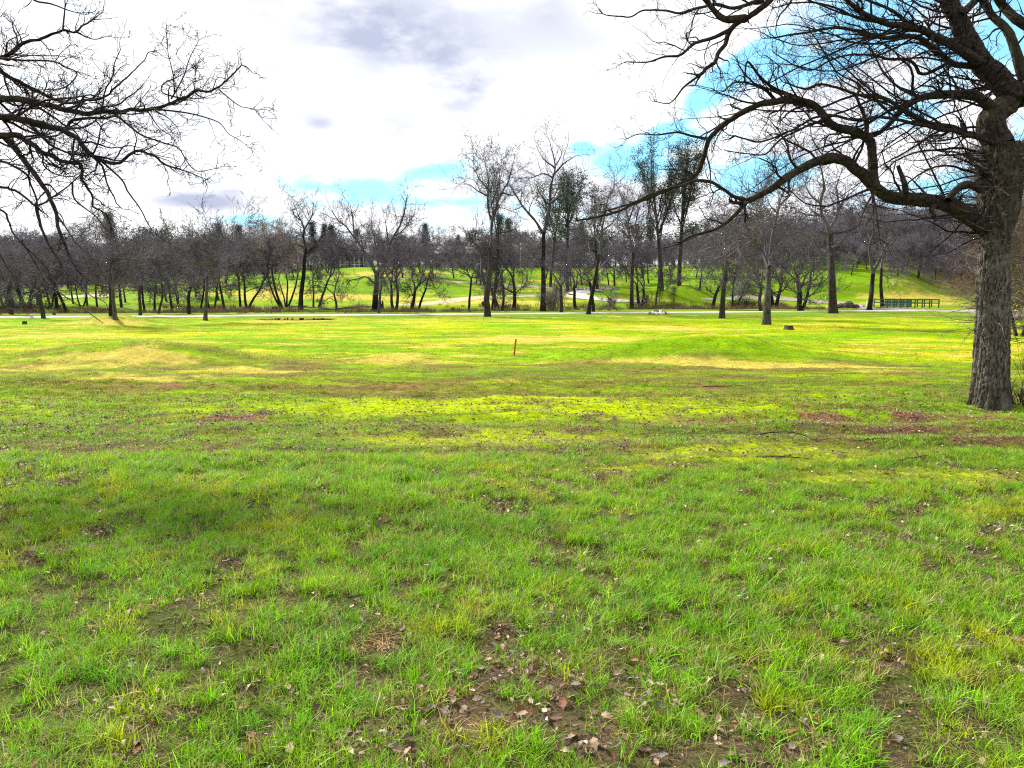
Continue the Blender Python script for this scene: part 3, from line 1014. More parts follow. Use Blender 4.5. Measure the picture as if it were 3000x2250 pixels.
# swooping epicormic shoots that leave the trunk and the thick limbs to the left
rngB = np.random.default_rng(21)
sw = []
for i in range(46):
    up = rngB.random() < .75
    src = (tP, tR) if up else oak_limbs[int(rngB.choice([0, 5, 7, 8]))]
    j = int(rngB.uniform(.62, .99) * (len(src[0]) - 1)) if up else int(rngB.uniform(.05, .8) * len(src[0]))
    d = norm(np.array([-1, rngB.uniform(-.9, .9), rngB.uniform(-.75, .55)]))
    r0_ = rngB.uniform(.010, .024)
    pts, rad = grow(src[0][j][None], d[None], np.array([rngB.uniform(.7, 2.9)]), np.array([r0_]), 18, rngB, .17, (-.03, 0, rngB.uniform(-.02, .06)), .2)
    sw.append((pts[0], rad[0]))
for i in range(26):
    src = oak_limbs[int(rngB.choice([7, 8, 9, 10, 26]))]
    j = int(rngB.uniform(.05, .7) * len(src[0]))
    p = src[0][j]
    d = norm(np.array([-1, rngB.uniform(-.5, .5), rngB.uniform(-.6, .3)]))
    pts, rad = grow(p[None], d[None], np.array([rngB.uniform(1.2, 2.8)]), np.array([.016]), 14, rngB, .13, (-.02, 0, .01), .25)
    sw.append((pts[0], rad[0]))
tb = Tubes()
for P, Rr in sw:
    tb.add(P, Rr, 5)
NEARLV = [dict(taper=2.2, dens=5.6, len=(.30, 1.1), k=9, sides=4, wiggle=.27, trop=(-.03, 0, .05), ang=(.5, 1.2), rr=.5, maxr=.018, lo=.06),
          dict(dens=8.0, len=(.35, .75), k=6, sides=3, wiggle=.30, trop=(0, 0, .05), ang=(.5, 1.2), rr=.66),
          dict(dens=9.5, len=(.35, .7), k=4, sides=3, wiggle=.28, trop=(0, 0, .03), ang=(.5, 1.1), rr=.75, end=.6)]
grown = [l for i, l in enumerate(oak_limbs) if i not in (4, 32, 33, 34)]
twigs_on(grown, rngB, NEARLV, tb, minr=.0028)
SWLV = [dict(NEARLV[0], dens=2.6, len=(.25, .8)), dict(NEARLV[1], dens=5.0), dict(NEARLV[2], dens=6.0)]
twigs_on(sw, rngB, SWLV, tb, minr=.0026)
tw_o = tubes_obj("twigs", tb, M_twig_near, oak, "stuff")
N_TRI = tb.tris()
# short whiskery shoots on the trunk
tb = Tubes()
Nw = 330
jj = rngB.integers(40, len(tP), Nw)
ang = rngB.uniform(0, 2 * math.pi, Nw)
dd = np.stack([np.cos(ang), np.sin(ang), rngB.uniform(-.2, .5, Nw)], -1)
pp = tP[jj] + dd * tR[jj][:, None] * .9
pts, rad = grow(pp, dd, rngB.uniform(.12, .95, Nw), rngB.uniform(.003, .0065, Nw), 7, rngB, .3, (0, 0, .03), .3)
tb.add(pts, rad, 3)
p, d, l, r = shoots(pts, rad, np.full(Nw, .5), rngB, 8.0, .2, 1, (.5, 1.1), (.3, .6), .6)
pts, rad = grow(p, d, l, np.maximum(r, .0014), 4, rngB, .3, (0, 0, .02), .5)
tb.add(pts, rad, 3)
tubes_obj("trunk_shoots", tb, M_shoot, oak, "stuff")
N_TRI += tb.tris()

# ------------------------------------------------------------------ the oak beyond the left edge
LS = 800 / 1770.0
rngC = np.random.default_rng(8)
Yl = 9.0
lx = (-700 - 1500) / F * Yl
oakL = empty("oak_tree", (lx, Yl, float(zt(lx, Yl)) - .05), "bare oak just beyond the left edge, its dark limbs reaching and drooping into view", "tree")


def ll(pts, Y0, Y1, w0, w1, **kw):
    return limb_from(pts, Y0, Y1, w0 * LS, w1 * LS, sc=LS, rng=rngC, wig=.05, power=.8, **kw)


trk = cat_rom([(lx, Yl, float(zt(lx, Yl)) - .15), (lx + .05, Yl, 1.2), (lx + .15, Yl + .05, 2.6), (lx + .25, Yl, 4.0), (lx + .1, Yl - .1, 5.6), (lx - .2, Yl, 7.6)], 60)
rough_obj("trunk", trk, np.interp(np.linspace(0, 1, 60), [0, .1, .5, 1], [.42, .34, .28, .16]), 48, M_bark_near, oakL, rngC, amp=.08, flare=.2)
SX = -1480   # the trunk in the zoomed coordinates of these limbs
LL = [
    ([(SX, 500), (-1000, 430), (-500, 440), (-200, 440), (0, 380), (100, 330), (180, 265), (260, 252), (380, 202), (490, 205), (560, 150), (600, 120)], Yl, Yl + .3, 62, 8),
    ([(490, 205), (560, 240), (620, 255), (690, 235)], Yl + .3, Yl + .4, 9, 4),
    ([(408, 195), (415, 110), (422, 30), (415, -60)], Yl + .3, Yl + .6, 11, 5),
    ([(100, -160), (180, -40), (240, 10), (330, 25), (430, 60), (520, 85), (590, 80)], Yl - .6, Yl - .4, 16, 4),
    ([(-40, 375), (150, 390), (350, 400), (430, 440), (500, 470), (475, 525), (390, 575), (200, 582)], Yl, Yl - .5, 13, 5),
    ([(SX, 560), (-900, 480), (-300, 330), (-100, 370), (0, 450), (60, 500), (150, 550), (260, 600), (400, 658), (520, 660), (640, 640), (760, 570), (850, 480), (930, 380), (985, 335)], Yl, Yl + .8, 56, 5),
    ([(SX, 700), (-1000, 660), (-400, 640), (0, 635), (150, 642), (300, 672), (420, 712), (560, 732), (700, 727), (850, 716), (960, 706), (1080, 680), (1180, 640), (1290, 590), (1400, 578), (1490, 490), (1560, 418)], Yl, Yl + .4, 74, 7),
    ([(1000, 706), (1100, 716), (1200, 730), (1360, 770), (1430, 802), (1480, 868), (1550, 905), (1610, 950)], Yl + .2, Yl + .6, 11, 3),
    ([(1420, 580), (1490, 640), (1560, 692), (1610, 700), (1662, 712)], Yl + .4, Yl + .1, 8, 3),
    ([(1130, 600), (1120, 480), (1090, 350), (1085, 265)], Yl + .2, Yl - .2, 9, 3),
    ([(1110, 640), (1190, 500), (1230, 380), (1290, 260)], Yl + .3, Yl + .6, 10, 3),
    ([(1180, 640), (1050, 600), (1060, 540), (1150, 500), (1260, 430)], Yl + .3, Yl + .2, 10, 3),
    ([(SX, 800), (-900, 760), (-400, 740), (0, 755), (120, 770), (230, 795), (330, 822), (420, 852), (500, 902), (560, 980), (640, 1030), (720, 1060), (790, 1050), (840, 1000), (920, 976), (1000, 1010), (1060, 1060), (1200, 1110), (1330, 1160)], Yl, Yl - .6, 84, 5),
    ([(340, 825), (420, 835), (460, 782), (560, 772), (700, 762), (760, 752), (860, 838), (940, 890), (1060, 930), (1150, 960), (1190, 1020), (1270, 1110), (1400, 1090)], Yl, Yl - .2, 20, 4),
    ([(640, 1030), (740, 1120), (800, 1180), (830, 1250), (900, 1350), (960, 1450), (1030, 1530), (1150, 1610), (1250, 1640)], Yl - .3, Yl - 1.0, 13, 3),
    ([(190, 800), (260, 870), (330, 940), (430, 990), (540, 1010), (640, 1010)], Yl, Yl - .5, 18, 8),
    ([(SX, 940), (-900, 900), (-400, 870), (0, 880), (80, 872), (160, 900), (250, 970), (350, 1020), (450, 1050), (515, 1062), (535, 1150), (590, 1240), (600, 1330), (680, 1380), (720, 1460)], Yl, Yl - .8, 88, 6),
    ([(30, 885), (100, 960), (170, 1050), (220, 1120), (270, 1200), (330, 1282), (360, 1380), (380, 1480), (420, 1590), (470, 1700), (560, 1800), (680, 1850)], Yl - .2, Yl - 1.4, 38, 7),
    ([(SX, 1000), (-800, 1050), (-300, 1180), (0, 1210), (100, 1240), (220, 1320), (320, 1300), (430, 1212), (500, 1150), (560, 1080)], Yl, Yl - .4, 40, 5),
    ([(230, 1322), (250, 1420), (290, 1520), (330, 1605), (390, 1680), (430, 1760), (520, 1830), (700, 1860)], Yl - .3, Yl - 1.2, 19, 4),
    ([(SX, 1080), (-700, 1180), (-200, 1290), (0, 1350), (50, 1430), (90, 1520), (170, 1605), (260, 1690), (330, 1790)], Yl, Yl - 1.0, 34, 5),
    ([(-600, 1000), (-250, 1020), (0, 1042), (80, 1070), (170, 1130), (205, 1200), (240, 1320)], Yl - .2, Yl - .5, 26, 9),
    ([(350, 1360), (430, 1480), (480, 1560), (560, 1640), (640, 1720)], Yl - .5, Yl - 1.3, 12, 3),
    ([(470, 1180), (480, 1280), (520, 1330), (620, 1400), (700, 1500), (800, 1550)], Yl - .5, Yl - 1, 12, 3),
    ([(140, 1560), (250, 1740), (330, 1850), (480, 1960), (560, 2020), (665, 2100)], Yl - .6, Yl - 1.5, 10, 4),
    ([(330, 1600), (450, 1800), (560, 1900), (680, 1960), (720, 2030), (800, 2100)], Yl - .8, Yl - 1.6, 9, 3),
    ([(-100, 1500), (0, 1640), (60, 1750), (180, 1840), (300, 1900)], Yl - .6, Yl - 1.5, 14, 4),
]
limbsL = []
for pts, Y0, Y1, w0, w1 in LL:
    P, Rr = ll(pts, Y0, Y1, w0, w1)
    Rr = lump(Rr * 1.12, rngC, .10)
    limbsL.append((P, Rr))
    rough_obj("limb", P, Rr, 20 if w0 > 30 else 10, M_bark_limb, oakL, rngC, n=max(20, int(len(P) * 1.6)), amp=.09, furrow=8)
tb = Tubes()
LEFTLV = [dict(taper=2.4, dens=7.6, len=(.25, .85), k=9, sides=4, wiggle=.26, trop=(.05, 0, .02), ang=(.45, 1.15), rr=.55, maxr=.016, lo=.12),
          dict(dens=9.5, len=(.35, .75), k=6, sides=3, wiggle=.30, trop=(.02, 0, .03), ang=(.5, 1.2), rr=.66),
          dict(dens=10.0, len=(.35, .7), k=4, sides=3, wiggle=.30, trop=(0, 0, .03), ang=(.5, 1.1), rr=.75, end=.6)]


def inview(P, Rr):
    """keep the stretch of a limb near the frame for the twigs"""
    u = P[:, 0] / P[:, 1]
    k = u > -.95
    return (P[k], Rr[k]) if k.sum() > 4 else (P, Rr)


DROOP = {14, 17, 19, 20, 22, 23, 24, 25, 26}
twigs_on([inview(*l) for i, l in enumerate(limbsL) if i not in DROOP], rngC, LEFTLV, tb, minr=.0034)
twigs_on([inview(*limbsL[i]) for i in sorted(DROOP - {24, 25})], rngC, [dict(LEFTLV[0], dens=3.6, len=(.10, .38), trop=(.0, 0, .05), hi=.8), dict(LEFTLV[1], dens=4)], tb, minr=.0034)
tubes_obj("twigs", tb, M_twig_near, oakL, "stuff")
N_TRI += tb.tris()


# ------------------------------------------------------------------ trees of the row: generic builder
def bare_tree(rng, H, r0, fork=.4, lean=(0, 0), spread=.55, stems=1, dens=1.0, droop=0.0, flatten=1.0, minr=.012, lvl3=True, crown_w=1.0, sides=8, simple=False):
    """returns (trunk Tubes, crown Tubes) around the origin"""
    tt, tc_ = Tubes(), Tubes()
    limbs = []
    for s_ in range(stems):
        ln = np.array([lean[0], lean[1], 0.]) * (1 if stems == 1 else 0)
        if stems > 1:
            a = 2 * math.pi * (s_ + rng.uniform(-.2, .2)) / stems
            ln = np.array([math.cos(a), math.sin(a) * .6, 0]) * rng.uniform(.2, .42) + np.array([lean[0], lean[1], 0.])
        k = 12
        d = norm(np.array([0, 0, 1.]) + ln)
        start = np.array([ln[0], ln[1], 0]) * r0 * 1.2
        Lt = H * fork * rng.uniform(.9, 1.1)
        P = [start + np.array([0, 0, -.25])]
        for i in range(k):
            d = norm(d + rng.normal(0, .055, 3) + np.array([-ln[0] * .03, 0, .03]))
            P.append(P[-1] + d * (Lt / k))
        P = np.array(P)
        rs = r0 / (stems ** .45)
        t = np.linspace(0, 1, k + 1)
        rad = rs * (1 - .35 * t) * (1 + .45 * np.exp(-t * 16))
        tt.add(P, rad, sides)
        nb = int(rng.integers(2, 4)) if not simple else 2
        az = rng.uniform(0, 2 * math.pi)
        # main limbs
        for b in range(nb):
            a = az + 2 * math.pi * b / nb + rng.uniform(-.4, .4)
            sp = spread * rng.uniform(.6, 1.25) * (0.45 if b == 0 else 1)
            dd = norm(d + np.array([math.cos(a), math.sin(a), 0]) * sp)
            Lb = H * (1 - fork) * rng.uniform(.78, 1.02) * (1.0 if b == 0 else .88)
            pts, rd = grow(P[-1][None], dd[None], np.array([Lb]), np.array([rad[-1] * rng.uniform(.70, .88)]), 12, rng, .20, (0, 0, .07 - droop * .1), .16)
            limbs.append((pts[0], rd[0]))
        # a few lower boughs
        for b in range(int(rng.integers(1, 4))):
            j = int(rng.uniform(.62, .98) * k)
            a = rng.uniform(0, 2 * math.pi)
            dd = norm(np.array([math.cos(a), math.sin(a), rng.uniform(.1, .6)]))
            pts, rd = grow(P[j][None], dd[None], np.array([H * rng.uniform(.2, .36) * crown_w]), np.array([rad[j] * .48]), 10, rng, .22, (0, 0, .02 - droop * .12), .2)
            limbs.append((pts[0], rd[0]))
    for P, Rr in limbs:
        tc_.add(P, np.maximum(Rr, minr), 5)
    f = H / 12.0
    twigs_on(limbs, rng, row_levels(f, dens, droop, crown_w, lvl3), tc_, minr=minr)
    return tt, tc_, limbs


def row_levels(f, dens=1.0, droop=0.0, crown_w=1.0, lvl3=True, fine=1.0):
    lv = [dict(dens=2.3 * dens / f, len=(1.2 * f * crown_w, 3.0 * f * crown_w), k=8, sides=4, wiggle=.22, trop=(0, 0, .07 - droop * .16), ang=(.5, 1.15), rr=.58, maxr=.085 * f, lo=.18),
          dict(dens=3.2 * dens / f, len=(.32, .62), k=5, sides=3, wiggle=.25, trop=(0, 0, .05 - droop * .16), ang=(.5, 1.15), rr=.6)]
    if lvl3:
        lv.append(dict(dens=3.2 * dens * fine / f, len=(.4, .75), k=3, sides=3, wiggle=.22, trop=(0, 0, .03 - droop * .1), ang=(.4, 1.1), rr=.75, end=.7))
    return lv


def put_tree(name, px, py, tt, tc_, mt, mc, label, group, loc=None):
    x, y, z = loc if loc else ghit(px, py)
    root = empty(name, (x, y, z), label, "tree", group)
    link_obj("trunk", tt.mesh("trunk", mt), root)
    link_obj("crown", tc_.mesh("crown", mc), root)
    return root


GROW = "bare trees in the row along the cart path"


def traced_tree(px, py, trunk, limbs, label, mt=M_bark_row, mc=M_twig_row, seed=1, dens=1.0, droop=0.0, w=None, H=None, crown_w=1.0, minr=.011, zig=.09, fine=1.0, spreadY=.28, name="oak_tree", extra=None):
    """a tree of the row whose stems and boughs follow given image points [(px,py)...], widths in px; depth spreads round the trunk"""
    rng = np.random.default_rng(seed)
    x, y, z = ghit(px, py)
    root = empty(name, (x, y, z), label, "tree", GROW)
    tt = Tubes(); cr = Tubes(); gl = []
    for (pts, w0, w1) in trunk:
        P, Rr = limb_from(pts, y, y + rng.uniform(-.3, .3), w0, w1, n=22, rng=rng, wig=.02)
        Rr = 1.12 * Rr * (1 + .35 * np.exp(-np.linspace(0, 1, len(Rr)) * 14) * (abs(pts[0][1] - py) < 6))
        if abs(pts[0][1] - py) < 6:
            P[0, 2] = min(P[0, 2], z) - .2
        tt.add(P, lump(Rr, rng, .08), 10)
    for (pts, w0, w1) in limbs:
        Ld = np.hypot(pts[-1][0] - pts[0][0], pts[-1][1] - pts[0][1]) * y / F
        P, Rr = limb_from(pts, y, y + rng.choice([-1, 1]) * rng.uniform(.1, spreadY * 1.6) * Ld, w0, w1, n=22, rng=rng, wig=zig)
        cr.add(P, np.maximum(lump(Rr * 1.3, rng, .1), minr * 1.6), 6)
        cr.V[-1] = cr.V[-1]
        gl.append((P, Rr))
    # limbs that the picture hides: towards and away from the camera
    for i in range(2 if extra is None else extra):
        b = gl[i % len(gl)]
        j = int(rng.uniform(.1, .4) * len(b[0]))
        dd = norm(np.array([rng.uniform(-.4, .4), (-1) ** i * 1.0, rng.uniform(.5, 1.1)]))
        pts_, rd = grow(b[0][j][None], dd[None], np.array([rng.uniform(2.5, 4.5)]), np.array([b[1][j] * .7]), 12, rng, .15, (0, 0, .05), .2)
        cr.add(pts_, rd, 5)
        gl.append((pts_[0], rd[0]))
    f = (H or 11) / 12.0
    twigs_on(gl, rng, row_levels(f, dens, droop, crown_w, True, fine), cr, minr=minr)
    link_obj("trunk", _shift(tt, root, "trunk", mt), root)
    link_obj("crown", _shift(cr, root, "crown", mc), root)
    global N_TRI
    N_TRI += tt.tris() + cr.tris()
    return root, gl


def _shift(tb, root, name, mat):
    o = np.array(root.location)
    tb.V = [v - o for v in tb.V]
    return tb.mesh(name, mat)


def r2(pts):   # points of the second zoomed crop
    return [(550 + a * .2939, 550 + b * .2939) for a, b in pts]


def r3(pts):
    return [(1150 + a * .3617, 400 + b * .3617) for a, b in pts]


def r4(pts):
    return [(1750 + a * .3617, 400 + b * .3617) for a, b in pts]


def r5(pts):
    return [(2300 + a * .4522, 500 + b * .4522) for a, b in pts]


def r1(pts):
    return [(a * .3315, 550 + b * .3315) for a, b in pts]


traced_tree(881, 906, [(r2([(1125, 1210), (1130, 1080), (1145, 950), (1160, 800), (1165, 700), (1180, 610)]), 12, 8)],
            [(r2([(1180, 610), (1165, 540), (1150, 480), (1165, 420), (1130, 330), (1100, 270)]), 6, 2.5), (r2([(1150, 430), (1210, 340), (1240, 270), (1255, 160)]), 4, 1.5),
             (r2([(1185, 660), (1260, 590), (1300, 530), (1350, 470), (1390, 430)]), 6, 2), (r2([(1200, 620), (1270, 560), (1240, 480), (1200, 440)]), 4, 2), (r2([(1160, 600), (1080, 560), (1030, 545)]), 4, 1.5), (r2([(1170, 700), (1230, 650), (1280, 600)]), 4, 2),
             (r2([(1130, 330), (1060, 270), (1045, 215)]), 3, 1.2)],
            "dark S-curved oak with a split open crown, next right of the many-stemmed willow", M_bark_dark, M_twig_dark, 31, dens=.8, fine=.7)
traced_tree(1098, 909, [(r2([(1865, 1220), (1870, 1100), (1880, 980), (1885, 880), (1895, 830)]), 16, 11)],
            [(r2([(1895, 840), (1950, 760), (1990, 640), (2020, 560), (2060, 470), (2110, 390), (2150, 280), (2180, 120)]), 8, 2), (r2([(1880, 870), (1830, 760), (1770, 660), (1700, 540), (1640, 470), (1570, 380), (1500, 330), (1450, 250)]), 7, 2),
             (r2([(1660, 500), (1650, 380), (1640, 270), (1620, 180)]), 5, 1.5), (r2([(1840, 780), (1760, 640), (1660, 620), (1580, 610)]), 5, 2), (r2([(2010, 580), (1980, 420), (1970, 330)]), 5, 1.5), (r2([(2050, 490), (2150, 420), (2210, 330)]), 4, 1.5),
             (r2([(1870, 960), (1780, 890), (1690, 910), (1610, 930), (1580, 990)]), 4.5, 1.5), (r2([(1900, 900), (1960, 900), (2010, 850), (2100, 780)]), 4, 1.5), (r2([(1760, 650), (1720, 480), (1700, 400)]), 4, 1.5), (r2([(1900, 780), (1880, 640), (1860, 500), (1830, 400)]), 5, 1.5)],
            "wide-crowned dark oak with two high spreading arms, in front of the white house", M_bark_dark, M_twig_row, 32, dens=.85, fine=.8, crown_w=1.1)
burl_oak, _ = traced_tree(1428, 928, [(r3([(768, 1462), (768, 1400), (762, 1330), (768, 1240), (780, 1160), (790, 1060), (790, 960), (788, 900)]), 17, 10)],
            [(r3([(788, 910), (800, 840), (800, 760), (805, 690), (780, 620), (770, 520), (775, 430), (770, 300), (745, 190)]), 8, 1.5), (r3([(805, 700), (830, 620), (850, 540), (890, 450), (940, 350), (980, 210)]), 7, 1.5), (r3([(770, 1240), (740, 1170), (718, 1080), (720, 980), (700, 900), (660, 860)]), 9, 4),
             (r3([(770, 480), (690, 440), (640, 400), (590, 380)]), 4, 1), (r3([(890, 450), (960, 480), (1000, 460)]), 4, 1.2), (r3([(790, 920), (850, 890), (900, 880)]), 5, 2), (r3([(720, 1130), (640, 1140), (590, 1100)]), 4, 1.5), (r3([(785, 900), (740, 850), (680, 830)]), 4, 2),
             (r3([(775, 430), (700, 340), (660, 260)]), 3, 1), (r3([(800, 560), (860, 350), (850, 190)]), 4, 1)],
            "oak with a big burl low on its trunk, on the near side of the path", M_bark_row, M_twig_dark, 33, dens=.8, fine=.7)
traced_tree(1591, 912, [(r3([(1218, 1417), (1220, 1300), (1222, 1150), (1220, 1000), (1222, 880), (1225, 780)]), 15, 9)],
            [(r3([(1225, 790), (1250, 660), (1275, 560), (1278, 440), (1300, 340), (1320, 250), (1305, 160), (1285, 100), (1270, 40)]), 9, 1.5), (r3([(1220, 790), (1160, 690), (1100, 620), (1050, 560), (1010, 490), (960, 410), (930, 395)]), 7, 2),
             (r3([(1300, 330), (1220, 300), (1140, 330), (1060, 335)]), 4, 1.2), (r3([(1315, 250), (1230, 190), (1190, 130)]), 4, 1.2), (r3([(1310, 300), (1400, 210), (1500, 150)]), 5, 1), (r3([(1280, 540), (1360, 480), (1430, 420), (1500, 360)]), 5, 1.2), (r3([(1230, 730), (1290, 770), (1330, 740)]), 3, 1.2),
             (r3([(1270, 560), (1200, 470), (1170, 400)]), 4, 1.2), (r3([(1325, 230), (1370, 140), (1345, 80)]), 3, 1), (r3([(1060, 560), (1000, 590), (960, 600)]), 3, 1)],
            "tallest bare oak of the row, straight trunk forking high, brushy shrub at its foot", M_bark_dark, M_twig_dark, 34, dens=.75, fine=.7, H=14)
traced_tree(2245, 951, [(r4([(1370, 1527), (1375, 1400), (1380, 1280), (1385, 1150), (1390, 1050)]), 21, 12)],
            [(r4([(1388, 1060), (1340, 940), (1280, 860), (1220, 800), (1130, 770), (1070, 750)]), 8, 3), (r4([(1300, 880), (1200, 845), (1120, 860), (1060, 910), (1020, 970)]), 6, 2.5), (r4([(1395, 1050), (1405, 930), (1415, 820), (1430, 750), (1455, 640), (1480, 520), (1520, 420)]), 9, 2.5),
             (r4([(1430, 750), (1400, 670), (1340, 620), (1260, 590)]), 6, 2), (r4([(1435, 730), (1520, 700), (1600, 740), (1680, 760)]), 6, 2), (r4([(1470, 560), (1540, 500), (1580, 430), (1600, 330)]), 4, 1.5), (r4([(1460, 620), (1400, 560), (1370, 480)]), 4, 1.5), (r4([(1390, 1000), (1450, 900), (1520, 830)]), 5, 2)],
            "pale-trunked oak standing forward on the lawn, left arm arching down, beside the larger stump", M_bark_pale, M_twig_row, 35, dens=1.0, fine=1.0)
traced_tree(2115, 933, [(r4([(1010, 1476), (1012, 1380), (1020, 1270), (1032, 1160), (1038, 1050), (1040, 980)]), 15, 9)],
            [(r4([(1040, 990), (1030, 900), (1050, 800), (1080, 700)]), 6, 2), (r4([(1040, 980), (980, 930), (920, 900), (860, 920)]), 5, 2), (r4([(1035, 1000), (1100, 940), (1160, 930), (1200, 980)]), 5, 2), (r4([(1035, 1060), (960, 1060), (900, 1100)]), 4, 1.5), (r4([(1035, 1150), (1090, 1120), (1130, 1130)]), 4, 1.5)],
            "low oak with a rounded drooping crown, close left of the pale-trunked oak", M_bark_row, M_twig_row, 36, dens=1.3, droop=.8, H=9)
traced_tree(1851, 903, [(r4([(278, 1390), (278, 1250), (280, 1120), (288, 1000), (292, 930)]), 11, 8)],
            [(r4([(292, 935), (270, 850), (245, 740), (250, 660), (220, 560), (180, 460)]), 6, 1.5), (r4([(292, 930), (330, 850), (390, 740), (440, 700), (500, 640)]), 6, 1.5), (r4([(270, 840), (200, 760), (140, 720)]), 4, 1.5), (r4([(330, 850), (310, 720), (330, 600), (300, 500)]), 4, 1.5), (r4([(250, 700), (300, 560), (350, 470)]), 4, 1.2)],
            "slim straight oak with a narrow forked crown before the tall grey pine", M_bark_row, M_twig_row, 37, dens=.9, fine=.8)
traced_tree(1723, 921, [(r3([(1585, 1442), (1600, 1350), (1620, 1260), (1640, 1160), (1660, 1040), (1668, 960)]), 11, 7)],
            [(r3([(1668, 970), (1685, 850), (1700, 740), (1720, 640), (1740, 520), (1790, 420), (1800, 330)]), 6, 1.5), (r3([(1660, 1030), (1600, 930), (1590, 850), (1550, 780)]), 4, 1.5), (r3([(1690, 820), (1640, 720), (1650, 620)]), 4, 1.5), (r3([(1700, 760), (1780, 700), (1840, 620)]), 4, 1.5), (r3([(1650, 1100), (1730, 1010), (1770, 960)]), 4, 1.5)],
            "dark oak leaning right at the path, between the shrub and the winding path", M_bark_dark, M_twig_row, 38, dens=.9, fine=.8)
traced_tree(2440, 918, [(r5([(312, 928), (308, 840), (304, 740), (300, 640), (298, 560), (294, 470), (290, 400)]), 21, 13)],
            [(r5([(290, 410), (270, 350), (240, 290), (230, 200), (250, 120), (240, 20), (220, -60)]), 10, 2.5), (r5([(240, 290), (170, 290), (110, 275), (60, 240)]), 5, 1.5), (r5([(285, 380), (330, 300), (350, 210), (330, 120), (360, 20)]), 8, 2), (r5([(300, 395), (370, 395), (440, 400)]), 5, 2), (r5([(235, 220), (160, 150), (120, 60)]), 5, 1.5), (r5([(345, 240), (410, 160), (470, 110)]), 5, 1.5),
             (r5([(300, 550), (240, 480), (180, 440)]), 5, 2), (r5([(300, 500), (370, 450), (410, 390)]), 5, 2)],
            "stout straight oak right of the forked pair, left of the leaning oak by the bridge", M_bark_row, M_twig_row, 39, dens=.95, fine=.9)
traced_tree(2546, 909, [(r5([(545, 907), (556, 830), (564, 740), (570, 660)]), 13, 10)],
            [(r5([(570, 665), (552, 560), (550, 480), (575, 400), (560, 300), (520, 200)]), 7, 2), (r5([(572, 660), (620, 560), (650, 490), (700, 420), (760, 370)]), 7, 2), (r5([(560, 380), (620, 300), (610, 200)]), 5, 1.5), (r5([(555, 520), (500, 440), (470, 380)]), 4, 1.5), (r5([(660, 480), (650, 380), (690, 300)]), 4, 1.5)],
            "twin-forked dark oak leaning right over the near end of the green footbridge", M_bark_dark, M_twig_row, 40, dens=.9, fine=.9)
def burl(root, px, py, wpx, seed, mat):
    rng = np.random.default_rng(seed)
    Yb = root.location.y - .12
    c = at(px, py, Yb) - np.array(root.location)
    r = wpx / F * Yb / 2
    rings = []
    for k in range(8):
        f = -1.45 + 2.9 * k / 7
        rings.append([(c[0] + r * math.cos(f) * math.cos(a) * rng.uniform(.85, 1.15), c[1] + r * math.cos(f) * math.sin(a) * rng.uniform(.85, 1.15), c[2] + r * 1.1 * math.sin(f)) for a in np.linspace(0, 2 * math.pi, 12, endpoint=False)])
    b = MB(); b.ring_solid(rings); b.obj("burl", mat, root, smooth=True)


burl(burl_oak, 1417, 889, 13, 3, M_bark_dark)
# many stemmed willow
traced_tree(823, 900, [(r2([(925, 1190), (880, 1120), (840, 1030), (810, 930), (795, 840)]), 6, 4), (r2([(940, 1195), (900, 1100), (870, 1000), (850, 900), (835, 780)]), 7, 4), (r2([(975, 1200), (960, 1100), (930, 1000), (905, 910)]), 4, 2), (r2([(985, 1205), (990, 1080), (995, 960), (980, 860)]), 5, 3), (r2([(1000, 1190), (1040, 1090), (1075, 980), (1100, 850)]), 6, 3)],
            [(r2([(795, 840), (790, 720), (770, 600), (790, 480)]), 4, 1), (r2([(835, 780), (830, 660), (860, 540), (880, 420)]), 4, 1), (r2([(905, 910), (930, 800), (950, 680), (940, 560)]), 3, 1), (r2([(980, 860), (1000, 740), (1010, 620)]), 3, 1), (r2([(1100, 850), (1110, 740), (1090, 640)]), 3, 1), (r2([(835, 790), (780, 700), (740, 600)]), 3, 1)],
            "many-stemmed willow spreading like a fan from one foot on the creek bank", M_bark_row, M_twig_tan, 41, dens=1.3, fine=1.3, H=10, name="willow_tree", extra=0)
traced_tree(601, 939, [(r2([(175, 1327), (182, 1200), (188, 1080), (192, 960), (195, 880)]), 10, 7)],
            [(r2([(195, 890), (190, 780), (200, 660), (150, 560), (90, 450)]), 5, 1.5), (r2([(195, 880), (240, 780), (300, 690), (340, 600)]), 4, 1.5), (r2([(193, 900), (140, 820), (100, 720)]), 4, 1.5), (r2([(200, 700), (250, 560), (230, 430)]), 4, 1)],
            "pale straight trunk standing forward of the path, left of the dark puddle", M_bark_pale, M_twig_row, 42, dens=1.2, fine=1.0, H=10)
traced_tree(338, 937, [(r1([(1020, 1170), (1010, 1080), (1000, 980), (995, 900), (992, 860)]), 11, 7)],
            [(r1([(992, 870), (1000, 780), (980, 680), (1000, 560), (970, 470)]), 5, 1.5), (r1([(992, 880), (1050, 800), (1110, 720), (1130, 620)]), 4, 1.5), (r1([(995, 900), (930, 820), (870, 750), (850, 650)]), 4, 1.5), (r1([(1000, 900), (1080, 880), (1150, 870)]), 3, 1)],
            "grey oak rising behind the small tan mound, the nearer of a close pair", M_bark_pale, M_twig_row, 43, dens=1.2, fine=1.0, H=10)

